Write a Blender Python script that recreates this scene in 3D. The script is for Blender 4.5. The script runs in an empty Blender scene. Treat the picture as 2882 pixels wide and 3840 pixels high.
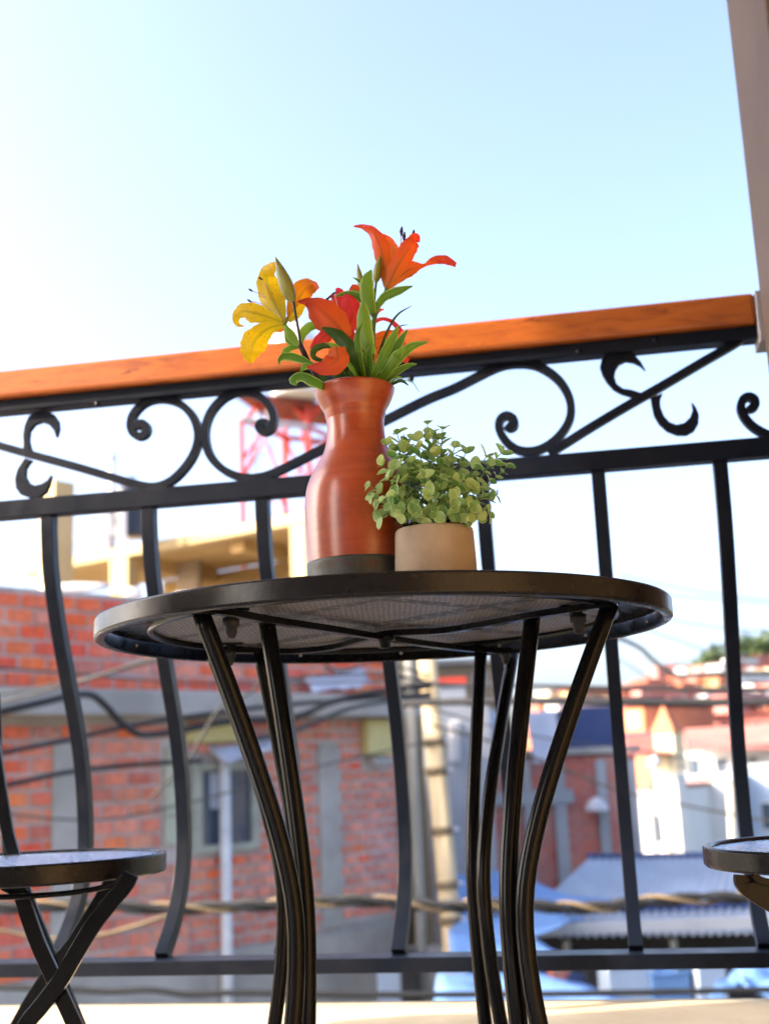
import bpy, bmesh, math, random
from mathutils import Vector, Matrix
R_ = math.radians
random.seed(7)
C = bpy.context.scene.collection
S = bpy.context.scene

# ------------------------------------------------------------------ camera
W_, H_, F_ = 2882.0, 3840.0, 4500.0        # frame of the photograph and focal length in its pixels
PITCH, ROLL, CZ = 0.2144, -0.0409, 0.557
_f = Vector((0, math.cos(PITCH), math.sin(PITCH)))
_r = Vector((1, 0, 0)); _u = _r.cross(_f)
_c, _s = math.cos(ROLL), math.sin(ROLL)
RX = _c * _r + _s * _u; UX = -_s * _r + _c * _u
CAM = Vector((0, 0, CZ))
cd = bpy.data.cameras.new('camera'); co = bpy.data.objects.new('camera', cd); C.objects.link(co)
m = Matrix((RX, UX, -_f)).transposed().to_4x4(); m.translation = CAM
co.matrix_world = m
cd.sensor_fit = 'VERTICAL'; cd.sensor_height = 36; cd.sensor_width = 27
cd.lens = F_ / H_ * 36
cd.clip_start = 0.02; cd.clip_end = 3000
cd.dof.use_dof = True; cd.dof.focus_distance = 1.12; cd.dof.aperture_fstop = 5.7
S.camera = co
S.render.engine = 'CYCLES'
S.render.resolution_x = 768; S.render.resolution_y = 1024

# ------------------------------------------------------------------ light
SUN_AZ = R_(-99)        # from +Y, clockwise seen from above: the sun stands to the left, a little behind the camera
SUN_EL = R_(27)
w = bpy.data.worlds.new('World'); S.world = w; w.use_nodes = True
nt = w.node_tree; nt.nodes.clear()
sky = nt.nodes.new('ShaderNodeTexSky'); sky.sky_type = 'NISHITA'; sky.sun_disc = False
sky.sun_elevation = SUN_EL; sky.sun_rotation = SUN_AZ
sky.air_density = 0.62; sky.dust_density = 5.0; sky.ozone_density = 0.9
bg = nt.nodes.new('ShaderNodeBackground'); bg.inputs[1].default_value = 0.15
wo = nt.nodes.new('ShaderNodeOutputWorld')
nt.links.new(sky.outputs[0], bg.inputs[0]); nt.links.new(bg.outputs[0], wo.inputs[0])
sl = bpy.data.lights.new('sun', 'SUN'); sl.energy = 2.5; sl.angle = R_(0.6); sl.color = (1.0, 0.83, 0.62)
so = bpy.data.objects.new('sun', sl); C.objects.link(so)
sdir = Vector((math.sin(SUN_AZ) * math.cos(SUN_EL), math.cos(SUN_AZ) * math.cos(SUN_EL), math.sin(SUN_EL)))
so.rotation_euler = sdir.to_track_quat('Z', 'Y').to_euler()
S.view_settings.view_transform = 'Standard'; S.view_settings.look = 'None'
S.view_settings.exposure = 2.42; S.view_settings.gamma = 1
S.view_settings.use_curve_mapping = False

# ------------------------------------------------------------------ geometry helpers
def ray(px, py):
    return _f + RX * ((px - W_ / 2) / F_) + UX * ((H_ / 2 - py) / F_)
def PY(px, py, Y):
    d = ray(px, py); return CAM + d * (Y / d.y)
def PZ(px, py, z):                          # z above the camera
    d = ray(px, py); return CAM + d * (z / d.z)
def PP(px, py, p0, n):
    d = ray(px, py); return CAM + d * ((p0 - CAM).dot(n) / d.dot(n))
def V(*a): return Vector(a)

ORG = {}
def tagit(o, label=None, cat=None, group=None, kind=None):
    if label: o['label'] = label
    if cat: o['category'] = cat
    if group: o['group'] = group
    if kind: o['kind'] = kind
    return o
def thing(name, loc, label, cat, group=None, kind=None):
    o = bpy.data.objects.new(name, None); C.objects.link(o); o.location = loc
    o.empty_display_size = 0.05
    ORG[o] = Vector(loc)
    return tagit(o, label, cat, group, kind)
def link(name, me, mat, parent=None, org=None):
    if mat is not None: 
        me.materials.clear(); me.materials.append(mat)
    o = bpy.data.objects.new(name, me); C.objects.link(o)
    if parent is not None: o.parent = parent
    ORG[o] = org if org is not None else Vector((0, 0, 0))
    return o
def mesh(name, vs, fs, mat, parent=None, smooth=False, uvs=None, label=None, kind=None, bevel=0, subsurf=0):
    """one mesh object; vertices are given in world space"""
    org = ORG[parent] if parent is not None else Vector((0, 0, 0))
    me = bpy.data.meshes.new(name)
    me.from_pydata([tuple(Vector(v) - org) for v in vs], [], fs)
    if smooth: me.shade_smooth()
    if uvs:
        l = me.uv_layers.new(name='UVMap')
        for lp in me.loops: l.data[lp.index].uv = uvs[lp.vertex_index]
    me.update()
    o = link(name, me, mat, parent, org)
    if bevel:
        b = o.modifiers.new('b', 'BEVEL'); b.width = bevel; b.segments = 2; b.limit_method = 'ANGLE'
    if label: o['label'] = label
    if kind: o['kind'] = kind
    return o
class MB:
    def __init__(s): s.v = []; s.f = []
    def add(s, vs, fs):
        n = len(s.v); s.v += [Vector(v) for v in vs]; s.f += [[i + n for i in f] for f in fs]; return s
    def box(s, c, sz, ax=None):
        c = Vector(c); X, Y, Z = ax if ax else (V(1, 0, 0), V(0, 1, 0), V(0, 0, 1))
        vs = [c + X * (sz[0] / 2 * i) + Y * (sz[1] / 2 * j) + Z * (sz[2] / 2 * k) for k in (-1, 1) for j in (-1, 1) for i in (-1, 1)]
        return s.add(vs, [(0, 2, 3, 1), (4, 5, 7, 6), (0, 1, 5, 4), (2, 6, 7, 3), (0, 4, 6, 2), (1, 3, 7, 5)])
    def prism(s, poly, off):
        n = len(poly); off = Vector(off); poly = [Vector(p) for p in poly]
        nrm = Vector((0, 0, 0))
        for i in range(n): nrm += poly[i].cross(poly[(i + 1) % n])
        if nrm.dot(off) > 0: poly = poly[::-1]
        vs = poly + [p + off for p in poly]
        fs = [list(range(n)), list(range(2 * n - 1, n - 1, -1))] + [[(i + 1) % n, i, i + n, (i + 1) % n + n] for i in range(n)]
        return s.add(vs, fs)
    def tube(s, pts, r, sides=10, cap=True):
        pts = [Vector(p) for p in pts]; n = len(pts)
        rr = r if isinstance(r, (list, tuple)) else [r] * n
        t = [(pts[min(i + 1, n - 1)] - pts[max(i - 1, 0)]).normalized() for i in range(n)]
        a = t[0].orthogonal().normalized(); vs = []
        for i in range(n):
            a = (a - t[i] * a.dot(t[i])).normalized(); b = t[i].cross(a)
            for k in range(sides):
                q = 2 * math.pi * k / sides; vs.append(pts[i] + (a * math.cos(q) + b * math.sin(q)) * rr[i])
        fs = [[i * sides + k, i * sides + (k + 1) % sides, (i + 1) * sides + (k + 1) % sides, (i + 1) * sides + k] for i in range(n - 1) for k in range(sides)]
        if cap: fs += [list(range(sides))[::-1], [(n - 1) * sides + k for k in range(sides)]]
        return s.add(vs, fs)
    def bar(s, pts, N, a, b, closed=False):
        """flat bar: N is its depth direction, a its half thickness in the plane, b its half depth"""
        pts = [Vector(p) for p in pts]; n = len(pts); N = Vector(N).normalized(); vs = []
        aa = a if isinstance(a, (list, tuple)) else [a] * n
        for i in range(n):
            t = (pts[min(i + 1, n - 1)] - pts[max(i - 1, 0)]).normalized()
            sd = t.cross(N).normalized()
            for (p, q) in ((-1, -1), (1, -1), (1, 1), (-1, 1)): vs.append(pts[i] + sd * (aa[i] * p) + N * (b * q))
        fs = [[i * 4 + k, (i + 1) * 4 + k, (i + 1) * 4 + (k + 1) % 4, i * 4 + (k + 1) % 4] for i in range(n - 1) for k in range(4)]
        fs += [[3, 2, 1, 0][::-1], [(n - 1) * 4 + k for k in range(4)][::-1]]
        return s.add(vs, fs)
    def lathe(s, prof, c, seg=48, axis=None):
        c = Vector(c); ax = Vector(axis).normalized() if axis else V(0, 0, 1)
        X = ax.orthogonal().normalized() if axis else V(1, 0, 0); Yv = ax.cross(X); vs = []
        for (r, z) in prof:
            for k in range(seg):
                q = 2 * math.pi * k / seg; vs.append(c + X * (r * math.cos(q)) + Yv * (r * math.sin(q)) + ax * z)
        fs = [[i * seg + k, i * seg + (k + 1) % seg, (i + 1) * seg + (k + 1) % seg, (i + 1) * seg + k] for i in range(len(prof) - 1) for k in range(seg)]
        return s.add(vs, fs)
    def build(s, name, mat, parent=None, **k): return mesh(name, s.v, s.f, mat, parent, **k)
def cr(P, n=6):
    """Catmull-Rom through the points"""
    P = [Vector(p) for p in P]; out = []
    Q = [P[0] * 2 - P[1]] + P + [P[-1] * 2 - P[-2]]
    for i in range(1, len(Q) - 2):
        for k in range(n):
            t = k / n; a, b, c, d = Q[i - 1], Q[i], Q[i + 1], Q[i + 2]
            out.append(0.5 * ((2 * b) + (c - a) * t + (2 * a - 5 * b + 4 * c - d) * t * t + (3 * b - a - 3 * c + d) * t ** 3))
    out.append(P[-1]); return out

# ------------------------------------------------------------------ materials
def newmat(name):
    m = bpy.data.materials.new(name); m.use_nodes = True; nt = m.node_tree
    return m, nt, nt.nodes['Principled BSDF']
def ramp(nt, fac, stops):
    r = nt.nodes.new('ShaderNodeValToRGB'); nt.links.new(fac, r.inputs[0])
    el = r.color_ramp.elements
    while len(el) < len(stops): el.new(0.5)
    for e, (p, c) in zip(el, stops): e.position = p; e.color = (*c, 1)
    return r.outputs[0]
def noise(nt, scale, detail=4, rough=0.55, co='Object', stretch=None, dist=0):
    tc = nt.nodes.new('ShaderNodeTexCoord'); n = nt.nodes.new('ShaderNodeTexNoise')
    n.inputs['Scale'].default_value = scale; n.inputs['Detail'].default_value = detail; n.inputs['Roughness'].default_value = rough
    n.inputs['Distortion'].default_value = dist
    src = tc.outputs[co]
    if stretch:
        mp = nt.nodes.new('ShaderNodeMapping'); mp.inputs['Scale'].default_value = stretch
        nt.links.new(src, mp.inputs[0]); src = mp.outputs[0]
    nt.links.new(src, n.inputs[0]); return n.outputs[0]
def bump(nt, b, h, strength=0.3, dist=0.002):
    n = nt.nodes.new('ShaderNodeBump'); n.inputs['Strength'].default_value = strength; n.inputs['Distance'].default_value = dist
    nt.links.new(h, n.inputs['Height']); nt.links.new(n.outputs[0], b.inputs['Normal'])
def mixc(nt, fac, a, b, mode='MIX'):
    x = nt.nodes.new('ShaderNodeMix'); x.data_type = 'RGBA'; x.blend_type = mode
    for s_, i in ((fac, 0), (a, 6), (b, 7)):
        if hasattr(s_, 'is_linked') or hasattr(s_, 'links'): nt.links.new(s_, x.inputs[i])
        elif i == 0: x.inputs[0].default_value = s_
        else: x.inputs[i].default_value = (*s_, 1)
    return x.outputs[2]
def simple(name, c1, c2=None, scale=8, rough=0.8, bmp=0.3, bd=0.003, metal=0, co='Object', stretch=None, spec=0.5, coat=0, detail=5, lo=0.35, hi=0.65):
    m, nt, b = newmat(name)
    c2 = c2 or tuple(x * 0.75 for x in c1)
    n = noise(nt, scale, detail, 0.6, co, stretch)
    nt.links.new(ramp(nt, n, [(lo, c2), (hi, c1)]), b.inputs['Base Color'])
    b.inputs['Roughness'].default_value = rough; b.inputs['Metallic'].default_value = metal
    b.inputs['Specular IOR Level'].default_value = spec; b.inputs['Coat Weight'].default_value = coat
    if bmp: bump(nt, b, noise(nt, scale * 6, 4, 0.6, co, stretch), bmp, bd)
    return m
M = {}
# satin black powder-coated steel with a little orange peel and dust
def blackmetal(name, base, rough, dust, bp=0.12, spec=0):
    m, nt, b = newmat(name)
    n = noise(nt, 14, 5, 0.6)
    nt.links.new(ramp(nt, n, [(0.45, base), (0.8, tuple(x + dust for x in base))]), b.inputs['Base Color'])
    r = ramp(nt, noise(nt, 30, 4), [(0.3, (rough,) * 3), (0.7, (rough + 0.14,) * 3)]); nt.links.new(r, b.inputs['Roughness']) if bp else setattr(b.inputs['Roughness'], 'default_value', rough)
    b.inputs['Specular IOR Level'].default_value = 0.16
    if bp: bump(nt, b, noise(nt, 420, 2), bp, 0.0006)
    if spec: b.inputs['Specular IOR Level'].default_value = spec
    return m
M['metal'] = blackmetal('satin_black_metal', (0.004, 0.0045, 0.006), 0.22, 0.003, 0)
M['rail'] = blackmetal('railing_paint', (0.004, 0.007, 0.016), 0.33, 0.005)
M['gloss'] = blackmetal('glossy_black_metal', (0.006, 0.006, 0.008), 0.20, 0.004, 0.12, 0.28)
def wood():
    m, nt, b = newmat('varnished_wood')
    g = noise(nt, 9, 6, 0.65, 'Object', (0.7, 9, 9), 0.6)
    k = noise(nt, 26, 3, 0.5, 'Object', (1, 2.4, 2.4))
    base = ramp(nt, g, [(0.3, (0.22, 0.046, 0.006)), (0.48, (0.37, 0.088, 0.008)), (0.72, (0.46, 0.125, 0.012))])
    sp = ramp(nt, k, [(0.66, (1, 1, 1)), (0.74, (0.45, 0.36, 0.28))])
    nt.links.new(mixc(nt, 1.0, base, sp, 'MULTIPLY'), b.inputs['Base Color'])
    b.inputs['Roughness'].default_value = 0.42; b.inputs['Coat Weight'].default_value = 0.35; b.inputs['Coat Roughness'].default_value = 0.2
    bump(nt, b, g, 0.15, 0.001); return m
M['wood'] = wood()
def terracotta():
    m, nt, b = newmat('terracotta')
    ring = noise(nt, 30, 5, 0.6, 'Object', (0.4, 0.4, 9)); blot = noise(nt, 16, 5, 0.65)
    base = ramp(nt, ring, [(0.25, (0.29, 0.036, 0.006)), (0.5, (0.34, 0.050, 0.008)), (0.8, (0.38, 0.064, 0.010))])
    st = ramp(nt, blot, [(0.30, (0.6, 0.5, 0.45)), (0.46, (1, 1, 1))])
    nt.links.new(mixc(nt, 1.0, base, st, 'MULTIPLY'), b.inputs['Base Color'])
    b.inputs['Roughness'].default_value = 0.34; b.inputs['Coat Weight'].default_value = 0.5; b.inputs['Coat Roughness'].default_value = 0.22
    bump(nt, b, noise(nt, 60, 3, 0.5, 'Object', (0.08, 0.08, 7)), 0.3, 0.0006); return m
M['terracotta'] = terracotta()
M['band'] = simple('painted_band', (0.045, 0.055, 0.05), (0.022, 0.026, 0.025), 40, 0.5, 0.2, 0.0006)
M['lettering'] = simple('dark_red_paint', (0.10, 0.012, 0.010), (0.07, 0.01, 0.008), 60, 0.5, 0)
M['pot'] = simple('sandy_pot', (0.40, 0.315, 0.235), (0.30, 0.235, 0.175), 24, 0.75, 0.4, 0.0008, detail=10)
M['soil'] = simple('dark_moss', (0.02, 0.035, 0.012), (0.01, 0.014, 0.006), 90, 0.9, 0.6, 0.003)
def leafmat(name, a, b_, edge=None, trans=0.35, rough=0.4):
    m, nt, b = newmat(name)
    tc = nt.nodes.new('ShaderNodeTexCoord'); sx = nt.nodes.new('ShaderNodeSeparateXYZ'); nt.links.new(tc.outputs['UV'], sx.inputs[0])
    n = noise(nt, 60, 4); oi = nt.nodes.new('ShaderNodeObjectInfo')
    base = ramp(nt, oi.outputs['Random'], [(0.0, a), (1.0, b_)])
    vein = noise(nt, 6, 3, 0.5, 'UV', (1.5, 14, 1))
    c = mixc(nt, 1.0, base, ramp(nt, vein, [(0.3, (0.72, 0.76, 0.7)), (0.7, (1.15, 1.12, 1.0))]), 'MULTIPLY')
    if edge:
        ab = nt.nodes.new('ShaderNodeMath'); ab.operation = 'SUBTRACT'; ab.inputs[1].default_value = 0.5; nt.links.new(sx.outputs[1], ab.inputs[0])
        a2 = nt.nodes.new('ShaderNodeMath'); a2.operation = 'ABSOLUTE'; nt.links.new(ab.outputs[0], a2.inputs[0])
        f = ramp(nt, a2.outputs[0], [(0.34, (0, 0, 0)), (0.46, (1, 1, 1))])
        c = mixc(nt, f, c, edge)
    nt.links.new(c, b.inputs['Base Color']); b.inputs['Roughness'].default_value = rough
    tr = nt.nodes.new('ShaderNodeBsdfTranslucent'); nt.links.new(c, tr.inputs[0])
    mx = nt.nodes.new('ShaderNodeMixShader'); mx.inputs[0].default_value = trans
    nt.links.new(b.outputs[0], mx.inputs[1]); nt.links.new(tr.outputs[0], mx.inputs[2])
    nt.links.new(mx.outputs[0], nt.nodes['Material Output'].inputs[0])
    bump(nt, b, vein, 0.3, 0.0005)
    return m
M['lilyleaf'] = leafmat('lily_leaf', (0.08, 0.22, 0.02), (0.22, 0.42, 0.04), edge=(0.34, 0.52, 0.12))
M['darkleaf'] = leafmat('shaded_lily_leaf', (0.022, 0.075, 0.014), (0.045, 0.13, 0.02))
M['potleaf'] = leafmat('pot_plant_leaf', (0.13, 0.34, 0.09), (0.56, 0.74, 0.32), edge=(0.50, 0.62, 0.34), trans=0.4, rough=0.5)
M['stem'] = simple('green_stem', (0.09, 0.20, 0.03), (0.05, 0.12, 0.02), 60, 0.5, 0)
M['darkstem'] = simple('purple_stem', (0.03, 0.015, 0.025), (0.015, 0.01, 0.012), 60, 0.5, 0)
M['bud'] = leafmat('lily_bud', (0.22, 0.24, 0.03), (0.26, 0.25, 0.04), trans=0.15)
def petal(name, base, mid, tip, spots, trans=0.45):
    m, nt, b = newmat(name)
    tc = nt.nodes.new('ShaderNodeTexCoord'); sx = nt.nodes.new('ShaderNodeSeparateXYZ'); nt.links.new(tc.outputs['UV'], sx.inputs[0])
    c = ramp(nt, sx.outputs[0], [(0.0, base), (0.38, mid), (1.0, tip)])
    st = noise(nt, 5, 4, 0.6, 'UV', (1.2, 16, 1)); c = mixc(nt, 1.0, c, ramp(nt, st, [(0.3, (0.80, 0.66, 0.6)), (0.7, (1.12, 1.12, 1.1))]), 'MULTIPLY')
    ab = nt.nodes.new('ShaderNodeMath'); ab.operation = 'SUBTRACT'; ab.inputs[1].default_value = 0.5; nt.links.new(sx.outputs[1], ab.inputs[0])
    a2 = nt.nodes.new('ShaderNodeMath'); a2.operation = 'ABSOLUTE'; nt.links.new(ab.outputs[0], a2.inputs[0])
    rib = mixc(nt, 1.0, ramp(nt, a2.outputs[0], [(0.015, (1, 1, 1)), (0.10, (0, 0, 0))]), ramp(nt, sx.outputs[0], [(0.0, (1, 1, 1)), (0.75, (0, 0, 0))]), 'MULTIPLY')
    c = mixc(nt, rib, c, tuple(x * 0.55 for x in base))
    if spots:
        vo = nt.nodes.new('ShaderNodeTexVoronoi'); vo.inputs['Scale'].default_value = 9
        mp = nt.nodes.new('ShaderNodeMapping'); mp.inputs['Scale'].default_value = (1.6, 0.8, 1)
        nt.links.new(tc.outputs['UV'], mp.inputs[0]); nt.links.new(mp.outputs[0], vo.inputs[0])
        f = ramp(nt, vo.outputs[0], [(0.12, (1, 1, 1)), (0.2, (0, 0, 0))])
        lim = ramp(nt, sx.outputs[0], [(0.15, (0, 0, 0)), (0.25, (0.8, 0.8, 0.8)), (0.6, (0.5, 0.5, 0.5)), (0.72, (0, 0, 0))])
        c = mixc(nt, mixc(nt, 1.0, f, lim, 'MULTIPLY'), c, spots)
    nt.links.new(c, b.inputs['Base Color']); b.inputs['Roughness'].default_value = 0.45
    tr = nt.nodes.new('ShaderNodeBsdfTranslucent'); nt.links.new(c, tr.inputs[0])
    mx = nt.nodes.new('ShaderNodeMixShader'); mx.inputs[0].default_value = trans
    nt.links.new(b.outputs[0], mx.inputs[1]); nt.links.new(tr.outputs[0], mx.inputs[2])
    nt.links.new(mx.outputs[0], nt.nodes['Material Output'].inputs[0])
    bump(nt, b, st, 0.4, 0.0008); return m
M['yellow'] = petal('yellow_petal', (0.50, 0.46, 0.015), (0.92, 0.68, 0.008), (0.94, 0.62, 0.006), (0.35, 0.08, 0.01))
M['amber'] = petal('amber_petal', (0.50, 0.25, 0.01), (0.85, 0.33, 0.006), (0.85, 0.14, 0.02), (0.25, 0.05, 0.01))
M['orange'] = petal('orange_petal', (0.55, 0.17, 0.02), (0.86, 0.13, 0.008), (0.84, 0.045, 0.025), None)
M['pale'] = petal('pale_orange_petal', (0.65, 0.30, 0.06), (0.86, 0.22, 0.03), (0.86, 0.10, 0.03), None)
M['red'] = petal('red_petal', (0.75, 0.06, 0.03), (0.84, 0.045, 0.045), (0.80, 0.03, 0.09), None)
M['dusky'] = petal('dusky_orange_petal', (0.62, 0.12, 0.012), (0.62, 0.09, 0.014), (0.45, 0.03, 0.03), None, 0.3)
M['anther'] = simple('anther', (0.06, 0.03, 0.06), (0.03, 0.015, 0.03), 200, 0.8, 0)
M['filament'] = simple('filament', (0.6, 0.45, 0.5), (0.5, 0.3, 0.35), 60, 0.5, 0)
# masonry and town
def brickmat(name, island, cols, dust):
    m, nt, b = newmat(name)
    if island: src = nt.nodes.new('ShaderNodeNewGeometry').outputs['Random Per Island']
    else: src = nt.nodes.new('ShaderNodeObjectInfo').outputs['Random']
    c = ramp(nt, src, cols)
    tc = nt.nodes.new('ShaderNodeTexCoord')
    n = nt.nodes.new('ShaderNodeTexNoise'); n.inputs['Scale'].default_value = 1.6; n.inputs['Detail'].default_value = 6; n.inputs['Roughness'].default_value = 0.65
    ge = nt.nodes.new('ShaderNodeNewGeometry'); nt.links.new(ge.outputs['Position'], n.inputs[0])
    n2 = nt.nodes.new('ShaderNodeTexNoise'); n2.inputs['Scale'].default_value = 16; n2.inputs['Detail'].default_value = 5; nt.links.new(ge.outputs['Position'], n2.inputs[0])
    c = mixc(nt, ramp(nt, n.outputs[0], [(0.45, (0, 0, 0)), (0.68, (dust,) * 3)]), c, (0.46, 0.38, 0.36))
    c = mixc(nt, 1.0, c, ramp(nt, n2.outputs[0], [(0.3, (0.75, 0.72, 0.7)), (0.65, (1.1, 1.1, 1.1))]), 'MULTIPLY')
    nt.links.new(c, b.inputs['Base Color']); b.inputs['Roughness'].default_value = 0.9
    bump(nt, b, n2.outputs[0], 0.5, 0.006); return m
OR = [(0.0, (0.74, 0.10, 0.035)), (0.35, (0.80, 0.17, 0.055)), (0.6, (0.68, 0.09, 0.06)), (0.8, (0.82, 0.23, 0.07)), (1.0, (0.56, 0.08, 0.06))]
PK = [(0.0, (0.64, 0.17, 0.11)), (0.35, (0.74, 0.27, 0.19)), (0.6, (0.50, 0.13, 0.10)), (0.8, (0.66, 0.24, 0.14)), (1.0, (0.46, 0.15, 0.13))]
M['brick'] = brickmat('brick', False, OR, 0.35)
M['brick_isl'] = brickmat('brick_far', True, OR, 0.35)
M['brickp'] = brickmat('dusty_brick', False, PK, 0.4)
M['brickp_isl'] = brickmat('dusty_brick_far', True, PK, 0.4)
M['mortar'] = simple('mortar', (0.50, 0.46, 0.46), (0.34, 0.30, 0.29), 2.2, 0.95, 0.6, 0.01, detail=8)
M['concrete'] = simple('concrete', (0.40, 0.39, 0.38), (0.27, 0.26, 0.25), 1.6, 0.9, 0.5, 0.01, detail=8)
M['cream'] = simple('cream_render', (0.46, 0.345, 0.18), (0.38, 0.28, 0.14), 0.8, 0.85, 0.3, 0.01, detail=7)
M['curb'] = simple('cream_curb_paint', (0.70, 0.60, 0.42), (0.58, 0.48, 0.32), 9, 0.75, 0.4, 0.002, detail=7)
M['ochre'] = simple('ochre_soffit', (0.50, 0.33, 0.13), (0.36, 0.22, 0.08), 0.7, 0.85, 0.3, 0.01)
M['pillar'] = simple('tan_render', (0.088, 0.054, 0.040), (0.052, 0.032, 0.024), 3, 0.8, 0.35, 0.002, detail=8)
M['warmwall'] = simple('ochre_bounce_paint', (0.46, 0.30, 0.13), (0.38, 0.24, 0.10), 5, 0.8, 0.3, 0.002)  # ochre of the added right wall, meant to bounce warm light
M['offwhite'] = simple('off_white_plaster', (0.72, 0.70, 0.68), (0.64, 0.62, 0.60), 3, 0.85, 0.2, 0.002)
M['greypaint'] = simple('grey_lavender_paint', (0.36, 0.34, 0.38), (0.26, 0.25, 0.28), 8, 0.7, 0.2)
M['tile'] = simple('floor_tile', (0.44, 0.45, 0.47), (0.37, 0.38, 0.40), 4, 0.4, 0.1)
M['asphalt'] = simple('asphalt', (0.07, 0.07, 0.07), (0.045, 0.045, 0.045), 3, 0.9, 0.4, 0.01)
M['earth'] = simple('dry_hill', (0.20, 0.17, 0.11), (0.10, 0.12, 0.05), 0.05, 0.95, 0.3, 0.1)
M['navy'] = simple('dark_water_tank', (0.022, 0.03, 0.055), (0.014, 0.02, 0.035), 3, 0.35, 0.1)
M['redsteel'] = simple('red_steel_paint', (0.56, 0.045, 0.018), (0.42, 0.025, 0.012), 3, 0.5, 0.1)
M['redply'] = simple('red_brown_boards', (0.26, 0.06, 0.045), (0.17, 0.04, 0.03), 4, 0.7, 0.1)
M['palemetal'] = simple('pale_galvanised', (0.55, 0.55, 0.60), (0.42, 0.42, 0.48), 5, 0.4, 0.1)
M['whitetank'] = simple('white_plastic_tank', (0.72, 0.72, 0.74), (0.6, 0.6, 0.62), 1.5, 0.4, 0.05)
M['cable'] = simple('cable_black', (0.010, 0.011, 0.014), (0.006, 0.007, 0.009), 9, 0.6, 0.1)
M['cablegrey'] = simple('cable_grey', (0.07, 0.07, 0.07), (0.04, 0.04, 0.04), 9, 0.7, 0.1)
M['rope'] = simple('old_beige_cable', (0.20, 0.145, 0.08), (0.11, 0.08, 0.05), 5, 0.8, 0.1)
M['pole'] = simple('weathered_pole', (0.58, 0.46, 0.28), (0.40, 0.31, 0.19), 2.5, 0.85, 0.4, 0.01, stretch=(4, 4, 0.6))
M['poledark'] = simple('grey_pole', (0.24, 0.24, 0.22), (0.15, 0.15, 0.14), 3, 0.85, 0.3, 0.01, stretch=(4, 4, 0.6))
M['shutter'] = simple('pale_green_shutter', (0.50, 0.53, 0.43), (0.34, 0.36, 0.29), 2, 0.6, 0.1)
M['sageframe'] = simple('sage_window_frame', (0.34, 0.36, 0.31), (0.25, 0.27, 0.24), 5, 0.6, 0.1)
M['yellowboard'] = simple('pale_yellow_board', (0.58, 0.50, 0.22), (0.46, 0.40, 0.18), 2, 0.7, 0.1)
M['whitepipe'] = simple('white_pipe', (0.62, 0.64, 0.68), (0.46, 0.48, 0.52), 4, 0.5, 0.1)
M['whitepaint'] = simple('white_wall', (0.60, 0.63, 0.66), (0.50, 0.53, 0.57), 0.4, 0.8, 0.1)
M['bluewall'] = simple('blue_wall', (0.03, 0.055, 0.17), (0.02, 0.04, 0.12), 0.6, 0.8, 0.1)
M['palebluewall'] = simple('pale_blue_wall', (0.40, 0.50, 0.66), (0.30, 0.38, 0.52), 0.5, 0.8, 0.1)
def farbrick():
    m, nt, b = newmat('far_red_brickwork'); tc = nt.nodes.new('ShaderNodeTexCoord'); mp = nt.nodes.new('ShaderNodeMapping'); mp.inputs['Rotation'].default_value = (R_(90), 0, 0)
    nt.links.new(tc.outputs['Object'], mp.inputs[0]); br = nt.nodes.new('ShaderNodeTexBrick'); nt.links.new(mp.outputs[0], br.inputs[0])
    br.inputs['Scale'].default_value = 3.0; br.inputs['Color1'].default_value = (0.56, 0.12, 0.07, 1); br.inputs['Color2'].default_value = (0.40, 0.09, 0.08, 1); br.inputs['Mortar'].default_value = (0.34, 0.22, 0.20, 1)
    br.inputs['Brick Width'].default_value = 0.62; br.inputs['Row Height'].default_value = 0.30; br.inputs['Mortar Size'].default_value = 0.035
    n = noise(nt, 0.9, 8, 0.65); c = mixc(nt, ramp(nt, n, [(0.42, (0, 0, 0)), (0.62, (0.75, 0.75, 0.75))]), br.outputs[0], (0.42, 0.26, 0.24))
    nt.links.new(c, b.inputs['Base Color']); b.inputs['Roughness'].default_value = 0.9; bump(nt, b, br.outputs[1], -0.5, 0.01); return m
M['redwall'] = farbrick()
M['greywall'] = simple('blue_grey_wall', (0.36, 0.38, 0.42), (0.26, 0.28, 0.32), 0.8, 0.85, 0.2)
M['tanwall'] = simple('tan_wall', (0.32, 0.24, 0.16), (0.24, 0.18, 0.12), 0.9, 0.85, 0.2)
M['orangewall'] = simple('orange_render', (0.56, 0.20, 0.09), (0.42, 0.13, 0.07), 0.5, 0.85, 0.1)
M['pinkroof'] = simple('faded_pink_roof', (0.42, 0.16, 0.13), (0.32, 0.11, 0.09), 0.8, 0.75, 0.1)
M['redroof'] = simple('red_tin_roof', (0.22, 0.05, 0.04), (0.14, 0.035, 0.03), 0.6, 0.7, 0.1)
M['greyroof'] = simple('weathered_tin', (0.34, 0.38, 0.45), (0.20, 0.23, 0.29), 0.9, 0.5, 0.2, stretch=(1, 0.3, 1))
M['darkvoid'] = simple('dark_interior', (0.02, 0.02, 0.024), (0.012, 0.012, 0.014), 2, 0.9, 0)
def glassy():
    m, nt, b = newmat('window_glass'); b.inputs['Base Color'].default_value = (0.05, 0.075, 0.12, 1)
    b.inputs['Roughness'].default_value = 0.12; b.inputs['Specular IOR Level'].default_value = 0.8; return m
M['glass'] = glassy()
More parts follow.
